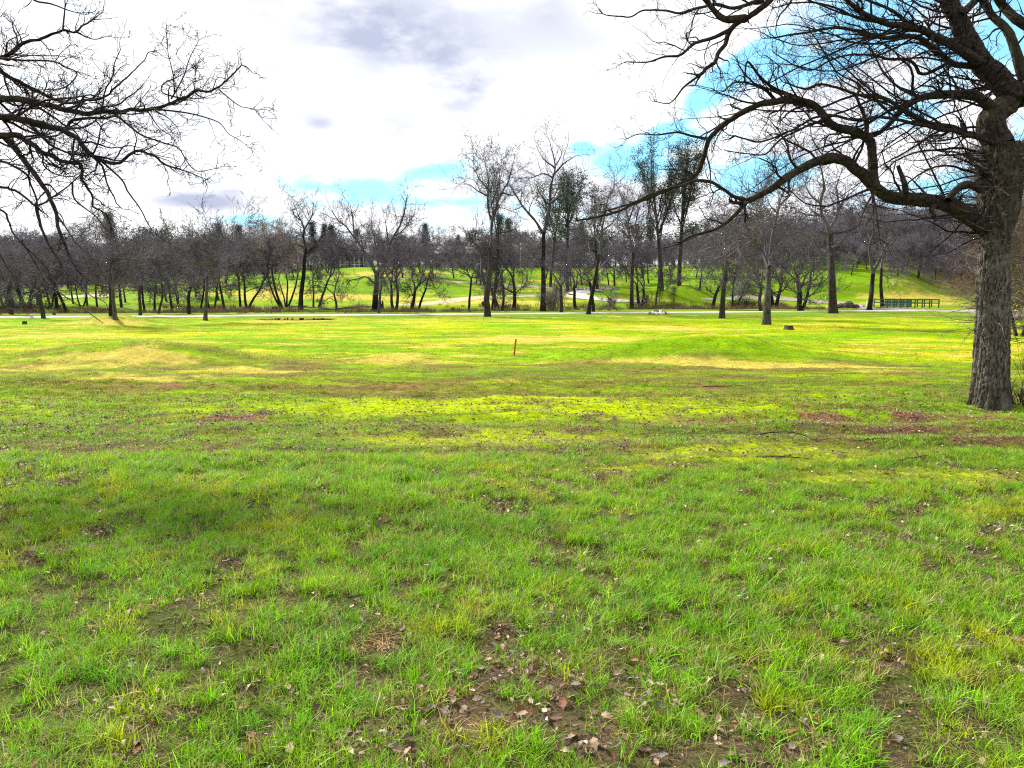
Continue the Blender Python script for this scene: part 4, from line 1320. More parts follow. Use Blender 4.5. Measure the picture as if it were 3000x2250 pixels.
# generic trees of the row: (px, py, base width px, top py, lean x, fork, stems, material, label)
ROW = [
    (128, 933, 10, 715, -.03, .45, 1, 'row', "grey-trunked oak immediately right of the pale bollard by the path"),
    (325, 924, 9, 725, .0, .42, 1, 'dark', "dark oak half hidden behind the grey oak of the tan mound"),
    (410, 925, 8, 705, .12, .5, 1, 'row', "slender oak bending right, third trunk right of the tan mound's oak"),
    (423, 915, 6, 720, .0, .45, 1, 'dark', "thin dark oak touching the right side of the slender bending oak"),
    (451, 913, 6, 725, .10, .45, 1, 'dark', "short oak crooked at mid-trunk, behind and right of the bending oak"),
    (464, 919, 6, 712, .03, .42, 1, 'row', "thin oak whose low fork starts at the fairway edge, left of the twin stems"),
    (504, 915, 7, 715, .0, .45, 1, 'row', "straight thin oak alone on the strip between the low-forked one and the stout one"),
    (555, 920, 9, 690, .03, .4, 1, 'dark', "stout dark oak left of the pale straight trunk"),
    (171, 908, 9, 712, .0, .4, 1, 'dark', "thick dark trunk seen between the left edge trees and the sand bunker"),
    (199, 915, 8, 720, -.2, .4, 1, 'dark', "oak leaning left at the near end of the sand bunker"),
    (240, 898, 5, 730, .0, .5, 2, 'dark', "twin slim trunks standing against the sand bunker"),
    (285, 900, 5, 730, .0, .5, 1, 'row', "single slim trunk before the right end of the sand bunker"),
    (356, 901, 7, 725, .0, .42, 1, 'row', "oak on the creek bank just right of the tan mound's pair"),
    (33, 921, 10, 705, .05, .42, 1, 'row', "violet-grey oak nearest the left edge of the path"),
    (80, 907, 14, 700, .02, .35, 2, 'dark', "heavy dark double trunk on the creek bank behind the bollard"),
    (10, 903, 6, 710, .0, .4, 1, 'dark', "dark slim oak at the very left edge on the far bank"),
    (588, 906, 5, 710, .0, .42, 1, 'dark', "thin dark trunk just left of the pale straight trunk, on the bank"),
    (620, 909, 8, 700, .06, .38, 2, 'row', "two-stemmed oak right behind the pale straight trunk"),
    (657, 911, 7, 705, .0, .42, 1, 'row', "lone straight oak between the two-stemmed one and the pair by the green"),
    (704, 900, 6, 690, .05, .42, 1, 'dark', "left trunk of the close pair in front of the bright green"),
    (724, 906, 9, 690, .05, .36, 2, 'dark', "forked right trunk of the close pair in front of the bright green"),
    (919, 900, 5, 720, -.04, .4, 1, 'row', "thin upright tree beside the S-curved oak, its left companion leaning away"),
    (931, 901, 6, 690, .24, .5, 1, 'row', "thin tree leaning right, above the fallen logs"),
    (986, 910, 6, 745, .0, .3, 1, 'row', "small low-branched tree standing by the fallen logs"),
    (1111, 917, 7, 730, -.02, .45, 1, 'pale', "thin pale trunk right against the wide-crowned oak"),
    (1157, 908, 10, 672, .0, .36, 2, 'row', "pair of trunks joined at the foot, right of the jagged snag"),
    (1203, 910, 9, 700, .14, .3, 1, 'dark', "dark tree leaning right from a swollen burl, left of its twin"),
    (1223, 908, 6, 720, .35, .4, 1, 'dark', "slim dark tree leaning far right with a trailing bough"),
    (1373, 910, 6, 700, .02, .45, 1, 'dark', "thin upright tree with a flat small crown, left of the burl oak"),
    (1442, 908, 5, 700, .0, .4, 1, 'dark', "thin stem directly behind the burl oak"),
    (1467, 910, 9, 680, .0, .34, 2, 'row', "close double trunk first to the right of the burl oak"),
    (1503, 911, 9, 668, .0, .4, 1, 'dark', "straight dark trunk midway between the burl oak and the tallest oak"),
    (1645, 915, 9, 690, -.03, .35, 1, 'row', "rough grey trunk first to the right of the tallest oak"),
    (1688, 905, 8, 700, -.24, .4, 1, 'dark', "tree leaning left beside the bend of the winding path"),
    (1738, 913, 8, 690, .0, .4, 1, 'dark', "upright dark trunk touching the oak that leans right"),
    (1876, 898, 11, 690, .08, .3, 2, 'dark', "knotty double-stemmed oak just right of the slim straight oak"),
    (1920, 899, 5, 720, .02, .5, 1, 'pale', "very thin pale stem beside the green pine saplings"),
    (2088, 902, 9, 700, .0, .35, 1, 'dark', "small dark oak behind the drooping oak, on its left"),
    (2150, 905, 8, 720, .0, .35, 2, 'row', "slim V-shaped tree between the drooping oak and the pale-trunked oak"),
    (2231, 911, 9, 690, -.05, .4, 1, 'row', "grey trunk just left of the pale-trunked oak, at the path"),
    (2269, 903, 13, 680, .02, .3, 2, 'dark', "dark forked oak just right behind the pale-trunked oak"),
    (2343, 911, 15, 670, .03, .25, 3, 'dark', "three-stemmed dark oak fanning out by the cart path"),
    (2586, 900, 9, 640, .02, .5, 1, 'dark', "straight slim oak standing at the green railing's left part"),
]
MATS = {'row': (M_bark_row, M_twig_row), 'dark': (M_bark_dark, M_twig_row), 'pale': (M_bark_pale, M_twig_row)}
for i, (px, py, w, top, lean, fork, stems, mt, label) in enumerate(ROW):
    rng = np.random.default_rng(200 + i)
    x, y, z = ghit(px, py)
    H = (py - top) / F * y * 1.0
    tt, tc_, _ = bare_tree(rng, H, w * 1.3 / 2 / F * y, fork, (lean, 0), .5, stems, dens=1.05, droop=.15, minr=.012, crown_w=1.0)
    put_tree("oak_tree", px, py, tt, tc_, MATS[mt][0], MATS[mt][1], label, GROW, (x, y, z))
    N_TRI += tt.tris() + tc_.tris()
print("tris so far", N_TRI)


# ------------------------------------------------------------------ shared far trees
def far_variant(seed, H, **kw):
    rng = np.random.default_rng(seed)
    tt, tc_, _ = bare_tree(rng, H, .22, lvl3=True, minr=.022, sides=6, **kw)
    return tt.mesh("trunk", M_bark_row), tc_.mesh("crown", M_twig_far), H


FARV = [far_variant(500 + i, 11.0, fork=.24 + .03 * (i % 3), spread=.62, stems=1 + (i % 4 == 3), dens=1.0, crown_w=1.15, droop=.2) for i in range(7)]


def clump_quads(cent, size, n, rng, flat=.6):
    """leaf-sized blades round each centre"""
    N = len(cent)
    o = rng.normal(0, 1, (N, n, 3)) * size[:, None, None] * np.array([1, 1, flat])
    c = (cent[:, None] + o).reshape(-1, 3)
    d = norm(rng.normal(0, 1, c.shape)); e = norm(np.cross(d, rng.normal(0, 1, c.shape)))
    s = np.repeat(size, n)[:, None] * rng.uniform(.35, .8, (len(c), 1))
    v = np.stack([c - d * s * .5, c + e * s * .28, c + d * s * .5, c - e * s * .28], 1)
    return v.reshape(-1, 3), np.arange(len(c) * 4).reshape(-1, 4)


def leafy_crown(name, tips, rng, size, n, mat):
    v, q = clump_quads(tips, np.full(len(tips), size) * rng.uniform(.7, 1.3, len(tips)), n, rng)
    return np_mesh(name, v, q, None, mat, False)


def grey_pine(seed, H, r0, fan=.45, nl=9, fork=.35, tuft=.42, dens=1.0, mat=None, sides=6):
    """open-crowned pine: a trunk that breaks into rising stems with needle tufts at the twig ends"""
    rng = np.random.default_rng(seed)
    tt, br = Tubes(), Tubes()
    P, rad = grow(np.array([[0, 0, -.3]]), np.array([[0, 0, 1.]]), np.array([H * .93]), np.array([r0]), 18, rng, .035, (0, 0, .05), .12)
    tt.add(P, rad, sides)
    tips, limbs = [], [(P[0][10:], rad[0][10:])]
    for i in range(nl):
        j = int(rng.uniform(fork, .75) * 17)
        a = rng.uniform(0, 2 * math.pi)
        d = norm(np.array([math.cos(a) * fan, math.sin(a) * fan, 1.]))
        Lb = (H - P[0, j, 2]) * rng.uniform(.75, 1.02)
        q, r = grow(P[0, j][None], d[None], np.array([Lb]), np.array([rad[0, j] * .5]), 12, rng, .07, (0, 0, .05), .2)
        br.add(q, r, 4)
        limbs.append((q[0], r[0]))
    low = []
    for i in range(int(10 * dens)):
        j = int(rng.uniform(fork * .9, .8) * 17)
        a = rng.uniform(0, 2 * math.pi)
        d = norm(np.array([math.cos(a), math.sin(a), rng.uniform(.05, .5)]))
        q, r = grow(P[0, j][None], d[None], np.array([H * rng.uniform(.1, .2)]), np.array([.05]), 8, rng, .12, (0, 0, .06), .3)
        br.add(q, r, 4); limbs.append((q[0], r[0]))
    Ps, Ds, Ls, Rs = [], [], [], []
    for q, r in limbs:
        qq, rr_ = resample(q, r, 16)
        L = np.linalg.norm(np.diff(qq, axis=0), axis=1).sum()
        p, d, ln, r_ = shoots(qq[None], rr_[None], np.array([L]), rng, 4.2 * dens, .2, 1, (.5, 1.1), (1, 1), .5, 0)
        Ps.append(p); Ds.append(d); Ls.append(rng.uniform(.4, 1.3, len(p))); Rs.append(np.maximum(r_ * .6, .012))
    p, d, l, r = map(np.concatenate, (Ps, Ds, Ls, Rs))
    pts, rad2 = grow(p, d, l, np.minimum(r, .04), 5, rng, .15, (0, 0, .12), .5)
    br.add(pts, rad2, 3)
    k_ = rng.random(len(pts)) < .85
    tips = [pts[k_, -1], pts[k_, 3]]
    tips = np.concatenate(tips)
    return tt, br, leafy_crown("needles", tips, rng, tuft * .62, 9, mat or M_needle_grey)


def put_pine(px, py, top, seed, label, group, w=14, **kw):
    x, y, z = ghit(px, py) if py else (px, 0, 0)
    H = (py - top) / F * y
    tt, br, nd = grey_pine(seed, H, w / 2 / F * y, **kw)
    root = empty("grey_pine_tree", (x, y, z), label, "tree", group)
    link_obj("trunk", tt.mesh("trunk", M_bark_row), root)
    link_obj("branches", br.mesh("branches", M_bark_dark), root)
    link_obj("crown", nd, root)
    return root


GP = "tall open-crowned grey pines"


def pine_at(px, Yd, top, seed, label, w=14, **kw):
    x = (px - 1500) / F * Yd
    z = float(zt(x, Yd))
    H = float(at(px, top, Yd)[2]) - z
    tt, br, nd = grey_pine(seed, H, w / 2 / F * Yd, **kw)
    root = empty("grey_pine_tree", (x, Yd, z), label, "tree", GP)
    link_obj("trunk", tt.mesh("trunk", M_bark_row), root)
    link_obj("branches", br.mesh("branches", M_bark_dark), root)
    link_obj("crown", nd, root)


pine_at(1452, 84, 462, 61, "slender grey pine with sparse tufts rising behind the burl oak", 9, fan=.30, nl=7, tuft=.34, dens=.85, fork=.45)
pine_at(1662, 108, 492, 62, "broad grey pine fanning out behind and right of the tallest bare oak", 13, fan=.42, nl=11, tuft=.50, dens=1.5, fork=.5)
pine_at(1612, 112, 520, 63, "grey pine mostly behind the tallest bare oak, left part of the dense clump", 11, fan=.3, nl=8, tuft=.5, dens=1.2, fork=.45)
pine_at(1748, 112, 545, 64, "smaller grey pine on the right of the broad fanning one", 10, fan=.3, nl=7, tuft=.5, dens=1.1, fork=.45)
pine_at(1935, 104, 405, 65, "tallest grey pine, dense upright crown left of its twin behind the arching limb", 15, fan=.36, nl=12, tuft=.46, dens=1.4, fork=.4)
pine_at(1985, 107, 420, 66, "tall grey pine forming the right half of the twin crown", 15, fan=.38, nl=12, tuft=.46, dens=1.4, fork=.4)


for px, py, w_, top_, sd, lab in ((2985, 985, 14, 430, 91, "reddish-brown slim tree right behind the big oak's trunk"), (3040, 960, 16, 380, 92, "bushy brown tree at the right edge beyond the big oak")):
    rng = np.random.default_rng(sd)
    x, y, z = ghit(px, py)
    tt, tc_, _ = bare_tree(rng, (py - top_) / F * y, w_ / 2 / F * y, .22, (0, 0), .5, 2, dens=1.9, droop=.1, minr=.008, crown_w=.9)
    put_tree("oak_tree", px, py, tt, tc_, M_bark_dark, M_twig_red, lab, None, (x, y, z))


# ---- far evergreens: three shared shapes
def conifer(seed, H):
    rng = np.random.default_rng(seed)
    tt = Tubes()
    P, rad = grow(np.array([[0, 0, -.3]]), np.array([[0, 0, 1.]]), np.array([H]), np.array([.2]), 8, rng, .01, (0, 0, .1), .1)
    tt.add(P, rad, 5)
    n = 900
    t = rng.uniform(.12, 1, n) ** .8
    a = rng.uniform(0, 2 * math.pi, n)
    layer = .75 + .25 * np.sin(t * 50)
    rr = H * .19 * (1.03 - t) * rng.uniform(.3, 1, n) ** .5 * layer
    tips = np.stack([np.cos(a) * rr, np.sin(a) * rr, t * H - rr * .25], -1)
    return tt.mesh("trunk", M_bark_dark), leafy_crown("needles", tips, rng, .42, 7, M_needle), H


def round_evergreen(seed, H):
    rng = np.random.default_rng(seed)
    tt = Tubes()
    P, rad = grow(np.array([[0, 0, -.3]]), np.array([[0, 0, 1.]]), np.array([H * .7]), np.array([.25]), 8, rng, .05, (0, 0, .1), .2)
    tt.add(P, rad, 5)
    tips = []
    for k in range(26):
        c = np.array([rng.normal(0, H * .17), rng.normal(0, H * .17), H * rng.uniform(.35, .92)])
        tips.append(c + rng.normal(0, 1, (32, 3)) * H * .055)
    return tt.mesh("trunk", M_bark_dark), leafy_crown("leaves", np.concatenate(tips), rng, .42, 7, M_evergreen), H


def open_evergreen(seed, H):
    tt, br, nd = grey_pine(seed, H, .2, fan=.32, nl=6, tuft=.5, dens=.7, fork=.35, sides=5)
    return tt.mesh("trunk", M_bark_dark), nd, H


CON = [conifer(700, 11), conifer(701, 13)]
RND = [round_evergreen(710, 9), round_evergreen(711, 11)]
OPN = [open_evergreen(720, 12), open_evergreen(721, 13)]


def put_far(name, var, x, y, s, rz, label, cat, group, crown="crown"):
    z = float(zt(x, y))
    root = empty(name, (x, y, z), label, cat, group, rz)
    root.scale = (s[0], s[0], s[1])
    for nm, me in (("trunk", var[0]), (crown, var[1])):
        link_obj(nm, me, root)
    return root


rngF = np.random.default_rng(77)
HOUSEGAP = [(1015, 1078, 160)]


def ang_px(x, y):
    return 1500 + x / y * F


placed = []


def free(x, y, dmin):
    for a, b in placed:
        if (a - x) ** 2 + (b - y) ** 2 < dmin * dmin:
            return False
    placed.append((x, y))
    return True


# bare oaks of the far wood
cnt = 0
WOODZ = [(-9e9, "above the dark thicket"), (170, "above the sand bunker"), (400, "behind the bending oak"), (620, "behind the willow"), (950, "round the white house"), (1160, "left of the burl oak"), (1430, "behind the tallest bare oak"),
         (1700, "left of the twin grey pine"), (1950, "behind the drooping oak"), (2200, "behind the pale-trunked oak"), (2400, "above the tee"), (2600, "above the footbridge"), (2800, "behind the big oak's trunk")]
tries = 0
while cnt < 262 and tries < 9000:
    tries += 1
    y = 138 + 75 * rngF.random() ** 1.1
    x = (rngF.uniform(-.74, .74) if rngF.random() < .78 else rngF.uniform(.26, .72)) * y
    px = ang_px(x, y)
    if px < 700 and rngF.random() < .5:
        y = rngF.uniform(112, 165); x = (px - 1500) / F * y
    if px > 2150 and rngF.random() < .6:
        y = rngF.uniform(128, 175); x = (px - 1500) / F * y
    if 1016 < px < 1078 and y < 156 or (1016 < px < 1078 and rngF.random() < .2):
        continue
    if not free(x, y, 3.4):
        continue
    v = FARV[int(rngF.integers(len(FARV)))]
    top = 688 + rngF.normal(0, 16) - 62 * float(sm(2000, 2350, px))
    z = float(zt(x, y))
    H = np.clip(float(at(px, top, y)[2]) - z, 6.5, 13)
    s = H / 11.0
    zone = [k for k in WOODZ if px >= k[0]][-1]
    ht = "taller" if H > 10.5 else ("mid-sized" if H > 8.5 else "lower")
    lab = "%s leafless oak of the far wood %s" % (ht, zone[1])
    grp = "bare oaks of the far wood " + zone[1]
    put_far("oak_tree", v, x, y, (s * rngF.uniform(.95, 1.3), s), rngF.uniform(0, 6.28), lab, "tree", grp)
    cnt += 1
for px, y in ((1066, 152), (1030, 150)):
    put_far("oak_tree", FARV[1], (px - 1500) / F * y, y, (.7, .72), px * .7, "small leafless oak directly in front of the veranda house" + (", its right one" if px > 1050 else ", its left one"), "tree", None)
# thin rows of trees on the fairway slopes, nearer than the wood
MIDT = [(368, 886), (487, 883), (522, 890), (255, 895), (40, 890), (150, 896), (1544, 825), (1687, 845), (1705, 835), (1673, 838), (1783, 836), (1800, 838), (2040, 815), (2055, 813), (1835, 826), (1965, 820), (2494, 807), (2510, 785), (2607, 794), (2630, 810), (2756, 796),
        (2785, 798), (2470, 790), (2390, 790), (1270, 818), (1395, 832), (1408, 834), (640, 880), (60, 880), (700, 830), (745, 812), (860, 812), (2050, 850), (2700, 788), (2540, 790), (2660, 780), (2830, 800), (2440, 770), (2580, 770), (2880, 790), (2640, 800), (2690, 815), (2730, 790), (2740, 820), (2780, 830), (2800, 790), (2815, 820), (2850, 835), (2870, 810), (2720, 770), (2605, 760), (2560, 778), (2480, 765), (2365, 770), (2410, 760), (110, 893), (215, 890), (20, 882), (575, 868), (960, 800),
        (1180, 815), (1230, 800), (1330, 815), (1460, 810), (1600, 815), (1640, 820), (1880, 815), (1900, 830), (2120, 810), (2180, 800), (2220, 812), (2300, 795), (2340, 790)]
MIDZ = [(-9e9, "behind the bollard"), (180, "beside the sand bunker"), (420, "behind the bending oak"), (620, "behind the willow's bright green"), (1000, "right of the veranda house"), (1300, "behind the burl oak"), (1560, "right of the tallest bare oak"),
        (1760, "above the winding path"), (2000, "behind the drooping oak"), (2200, "behind the pale-trunked oak"), (2420, "above the tee terrace"), (2640, "over the leafy bank"), (2820, "behind the big oak's trunk")]
for (px, py) in MIDT:
    x, y, z = ghit(px, py)
    if y > 200:
        y = 150.0; x = (px - 1500) / F * y
    placed.append((x, y))
    v = FARV[int(rngF.integers(len(FARV)))]
    z = float(zt(x, y))
    H = np.clip(float(at(px, 700 + rngF.normal(0, 14), y)[2]) - z, 5.5, 12)
    s = H / 11.0
    zone = [k for k in MIDZ if px >= k[0]][-1]
    far_ = "farther" if y > 118 else "nearer"
    lab = "%s bare oak on the open slope %s" % (far_, zone[1])
    grp = "bare oaks on the open slope " + zone[1]
    put_far("oak_tree", v, x, y, (s * rngF.uniform(.85, 1.1), s), rngF.uniform(0, 6.28), lab, "tree", grp)

# evergreens above the wood
EV = [(300, 640, 'o'), (340, 625, 'c'), (260, 690, 'r'), (460, 665, 'r'), (478, 668, 'r'), (512, 655, 'o'), (380, 700, 'r'), (600, 680, 'r'), (640, 650, 'o'), (655, 655, 'c'), (690, 650, 'o'), (712, 660, 'c'), (745, 645, 'o'), (775, 645, 'o'), (820, 690, 'r'), (860, 680, 'r'),
      (925, 650, 'c'), (960, 658, 'c'), (980, 660, 'c'), (1052, 672, 'c'), (1080, 650, 'o'), (1130, 680, 'r'), (1180, 690, 'r'), (1230, 690, 'r'), (1290, 665, 'o'), (1320, 660, 'o'), (1345, 690, 'c'), (1390, 670, 'r'), (1465, 630, 'c'), (1490, 640, 'c'), (1520, 680, 'r'), (1560, 675, 'r'),
      (1680, 655, 'r'), (1700, 650, 'c'), (1760, 690, 'r'), (1800, 670, 'r'), (1860, 650, 'r'), (1900, 640, 'c'), (2020, 640, 'r'), (2060, 655, 'c'), (2110, 640, 'r'), (2180, 620, 'r'), (2260, 600, 'r'), (2350, 605, 'r'), (2440, 620, 'r'), (2530, 590, 'r'), (2600, 600, 'r'), (2680, 610, 'r'), (2750, 590, 'r'),
      (560, 700, 'r'), (30, 690, 'r'), (100, 700, 'r'), (180, 690, 'r'), (230, 660, 'o'), (1250, 655, 'c'), (1010, 690, 'r'), (2950, 600, 'r'), (2870, 610, 'r')]
for (px, top, kd) in EV:
    y = rngF.uniform(172, 225) if kd != 'r' else rngF.uniform(185, 235)
    x = (px - 1500) / F * y
    z = float(zt(x, y))
    H = max(float(at(px, top, y)[2]) - z, 6)
    var = {'c': CON, 'r': RND, 'o': OPN}[kd][int(rngF.integers(2))]
    lab, grp, nm = {'c': ("dark pointed conifer, one of several poking above the far wood", "pointed conifers above the far wood", "conifer_tree"),
                    'r': ("dark rounded evergreen showing over the top of the far wood", "rounded evergreens above the far wood", "evergreen_tree"),
                    'o': ("loose-crowned pine standing up out of the far wood", "loose-crowned pines above the far wood", "pine_tree")}[kd]
    zone = [k for k in WOODZ if px >= k[0]][-1][1]
    lab = lab.replace(", one of several poking above the far wood", " poking over the far wood").replace("showing over the top of", "showing over") + " " + zone
    s = H / var[2]
    put_far(nm, var, x, y, (s * (rngF.uniform(1.2, 1.7) if kd == 'r' else rngF.uniform(.9, 1.15)), s), rngF.uniform(0, 6.28), lab, "tree", grp)


# ------------------------------------------------------------------ undergrowth, shrubs
def shrub(px, py, hpx, wpx, seed, label, mat, name="bare_shrub", n=70, Yd=None, base=.15, rad=.008, twig=True, cat="shrub"):
    rng = np.random.default_rng(seed)
    x, y, z = ghit(px, py)
    Hh = hpx / F * y; Ww = wpx / F * y / 2
    a = rng.uniform(0, 2 * math.pi, n)
    sp = rng.uniform(0, 1, n) ** .7
    d = np.stack([np.cos(a) * sp * Ww / Hh, np.sin(a) * sp * Ww / Hh, np.ones(n)], -1)
    p = np.stack([np.cos(a) * sp * base, np.sin(a) * sp * base, np.full(n, -.05)], -1)
    pts, rd = grow(p, d, Hh * rng.uniform(.6, 1.05, n), np.full(n, rad), 8, rng, .10, (0, 0, .02), .3)
    tb = Tubes(); tb.add(pts, rd, 4)
    root = empty(name, (x, y, z), label, cat)
    link_obj("stems", tb.mesh("stems", mat), root)
    t2 = Tubes()
    q, dd, l, r = shoots(pts, rd, np.full(n, Hh), rng, 7.0 / Hh * 1.6, .2, 1, (.3, .9), (.2, .5), .7)
    pts2, rd2 = grow(q, dd, l, np.maximum(r, rad * .4), 5, rng, .18, (0, 0, .04), .4)
    t2.add(pts2, rd2, 3)
    q, dd, l, r = shoots(pts2, rd2, l, rng, 3.0 / max(Hh * .3, .3), .2, 1, (.3, .9), (.3, .6), .8)
    pts3, rd3 = grow(q, dd, l, np.maximum(r, rad * .35), 4, rng, .2, (0, 0, .03), .5)
    t2.add(pts3, rd3, 3)
    link_obj("crown", t2.mesh("crown", mat), root)
    return root


shrub(1620, 910, 75, 95, 801, "pale brushy leafless shrub round the foot of the tallest bare oak", M_twig_tan, n=90, rad=.02, base=.6)
shrub(1795, 905, 55, 40, 802, "sparse upright sapling clump on the creek bank before the winding path", M_twig_tan, n=12, rad=.02)
shrub(2995, 1185, 85, 90, 803, "bare twiggy bush at the right edge beside the big oak's foot", M_twig_near, n=26, rad=.005, base=.12)
shrub(3025, 1120, 120, 110, 804, "taller tangled bush cut by the right edge behind the big oak", M_twig_near, n=24, rad=.005)
shrub(1790, 900, 30, 60, 805, "low brown bramble on the bank beside the sapling clump", M_twig_tan, n=40, rad=.015)
shrub(2180, 900, 35, 120, 806, "dark low bramble along the creek behind the drooping oak", M_twig_dark, n=60, rad=.018, base=1.0)
shrub(1060, 905, 22, 120, 807, "dry brown brush heaped beside the fallen logs", M_twig_tan, n=60, rad=.018, base=1.0)
shrub(30, 912, 40, 130, 808, "dark thicket under the trees at the far left bank", M_twig_dark, n=90, rad=.02, base=1.5)
shrub(130, 908, 30, 90, 809, "dark undergrowth thicket right of the bollard, behind the trunks", M_twig_dark, n=70, rad=.02, base=1.2)


def sapling(px, py, hpx, seed, label):
    x, y, z = ghit(px, py)
    H = hpx / F * y
    rng = np.random.default_rng(seed)
    tt = Tubes()
    P, rad = grow(np.array([[0, 0, -.1]]), np.array([[0, 0, 1.]]), np.array([H]), np.array([.035]), 8, rng, .02, (0, 0, .1), .2)
    tt.add(P, rad, 5)
    n = 150
    t = rng.uniform(.2, 1, n); a = rng.uniform(0, 6.28, n); rr = H * .22 * (1.1 - t) * rng.uniform(.3, 1, n)
    tips = np.stack([np.cos(a) * rr, np.sin(a) * rr, t * H], -1)
    root = empty("pine_sapling", (x, y, z), label, "sapling")
    link_obj("trunk", tt.mesh("trunk", M_bark_row), root)
    link_obj("crown", leafy_crown("crown", tips, rng, .16, 7, M_sap), root)


M_sap = plain_mat("sapling_needle", (.10, .16, .055), .8, .3, 1.0)
sapling(1932, 899, 66, 1, "young soft-green pine sapling just right of the very thin pale stem")
sapling(1973, 902, 62, 2, "second young green pine sapling, nearer the small dark oak")
sapling(1893, 902, 40, 3, "short green sapling tucked between the knotty oak and the thin pale stem")


# ------------------------------------------------------------------ red stake, white posts, bollard, stumps, logs, rocks
def frustum_rings(pts, rads, n, rng=None, jit=0.0, rot=0.0):
    rings = []
    for (c, r) in zip(pts, rads):
        rg = []
        for i in range(n):
            a = rot + 2 * math.pi * i / n
            k = 1 + (rng.uniform(-jit, jit) if rng is not None else 0)
            rg.append((c[0] + r * k * math.cos(a), c[1] + r * k * math.sin(a), c[2]))
        rings.append(rg)
    return rings


M_red = plain_mat("red_paint", (.50, .045, .020), .55, .2, 20, .4)
M_redcap = plain_mat("worn_wood_top", (.20, .10, .05), .8, .2, 20)
M_white = plain_mat("white_paint", (.80, .80, .76), .6, .05, 8)
M_stone = plain_mat("pale_stone", (.55, .52, .42), .9, .15, 6, bump=.3)
M_wood_dark = bark_mat("stump_bark", (.03, .024, .02), (.09, .07, .055), (8, 8, 3))
M_wood_cut = plain_mat("cut_wood", (.33, .26, .18), .85, .25, 14)
M_log = bark_mat("log_wood", (.10, .08, .065), (.30, .25, .20), (6, 6, 2))

x, y, z = ghit(1504.5, 1041)
top = at(1512, 993, y)
st = empty("hazard_stake", (x, y, z), "slim red stake leaning slightly right, alone on the bright fairway", "stake")
dx = float(top[0] - x); h = float(top[2] - z)
w = .028
b = MB()
hw = .026
def leanring(t, s):
    return [(dx * t + a * s, b_ * s, -.12 + (h + .12) * t) for a, b_ in ((-hw, -hw), (hw, -hw), (hw, hw), (-hw, hw))]
b.ring_solid([leanring(0, .8), leanring(.05, 1), leanring(.955, 1)])
b.obj("post", M_red, st)
b = MB()
b.ring_solid([leanring(.956, 1.0), leanring(.985, 1.0), leanring(1.0, .55)])
b.obj("worn_top", M_redcap, st)


def post(px, py, hpx, wpx, label, name="marker_post", mat=None, group="white marker posts on the far fairway", cat="post"):
    x, y, z = ghit(px, py)
    H = hpx / F * y; r = max(wpx / F * y / 2, .04)
    root = empty(name, (x, y, z), label, cat, group)
    b = MB(); b.ring_solid(frustum_rings([(0, 0, -.1), (0, 0, H * .93), (0, 0, H * .97)], [r, r, r * .9], 8)); b.obj("shaft", mat or M_white, root, smooth=False)
    b = MB(); b.ring_solid(frustum_rings([(0, 0, H * .971), (0, 0, H)], [r * .95, r * .45], 8)); b.obj("cap", mat or M_white, root)
    return root


post(2380, 812, 18, 3, "thin white post on the slope above the tee, behind the three-stemmed oak")
post(2418, 878, 10, 3, "white post beside the cart path, just left of the stout straight oak")
post(2540, 897, 16, 3, "white post left of the footbridge, touching the twin-forked oak's trunk")
post(2653, 793, 12, 3, "small white post high on the leafy bank above the footbridge")
post(1537, 833, 11, 3, "white post on the green left of the brushy shrub")
post(1687, 857, 12, 3, "white post at the left bend of the winding path")
post(1712, 852, 8, 3, "white post just above the bend of the winding path")
post(1723, 849, 7, 3, "short white post right of the one above the bend")
post(1737, 848, 8, 3, "rightmost short white post on the winding path's far end")


def tee_marker(px, py, label):
    x, y, z = ghit(px, py)
    b = MB()
    n = 10
    rings = [[(.11 * math.cos(f) * math.cos(2 * math.pi * i / n), .11 * math.cos(f) * math.sin(2 * math.pi * i / n), .07 + .11 * math.sin(f)) for i in range(n)] for f in (-1.2, -.7, -.2, .3, .8, 1.3)]
    b.ring_solid(rings)
    o = b.obj("tee_marker", M_white, None, (x, y, z), True)
    tag(o, label, "marker", "white tee markers")


tee_marker(2033, 843, "white ball marker on the tee left of its companion, near the drooping oak")
tee_marker(2050, 840, "white ball marker on the tee right of its companion, near the drooping oak")
tee_marker(2617, 835, "white ball marker on the yellow-green terrace above the footbridge")
# distant utility pole
x, y, z = ghit(1525, 792)
y = min(y, 158); x = (1525 - 1500) / F * y; z = float(zt(x, y))
root = empty("utility_pole", (x, y, z), "pale utility pole before the wood, between the burl oak and the tallest oak", "pole")
b = MB(); b.ring_solid(frustum_rings([(0, 0, -.2), (0, 0, 4.6)], [.12, .09], 8)); b.obj("shaft", M_stone, root)
b = MB(); b.box((0, -.12, 4.3), (1.1, .1, .12)); b.obj("crossarm", M_log, root)

# pale stone bollard
x, y, z = ghit(93, 934)
root = empty("bollard", (x, y, z), "pale squat stone bollard standing at the edge of the path", "bollard")
H = 14 / F * y; wd = 9 / F * y
b = MB(); b.ring_solid(frustum_rings([(0, 0, -.1), (0, 0, H * .15), (0, 0, H * .8)], [wd * .56, wd * .5, wd * .42], 12)); b.obj("body", M_stone, root)
b = MB(); b.ring_solid(frustum_rings([(0, 0, H * .8 + .003), (0, 0, H * .9), (0, 0, H)], [wd * .47, wd * .5, wd * .3], 12)); b.obj("cap", M_stone, root)


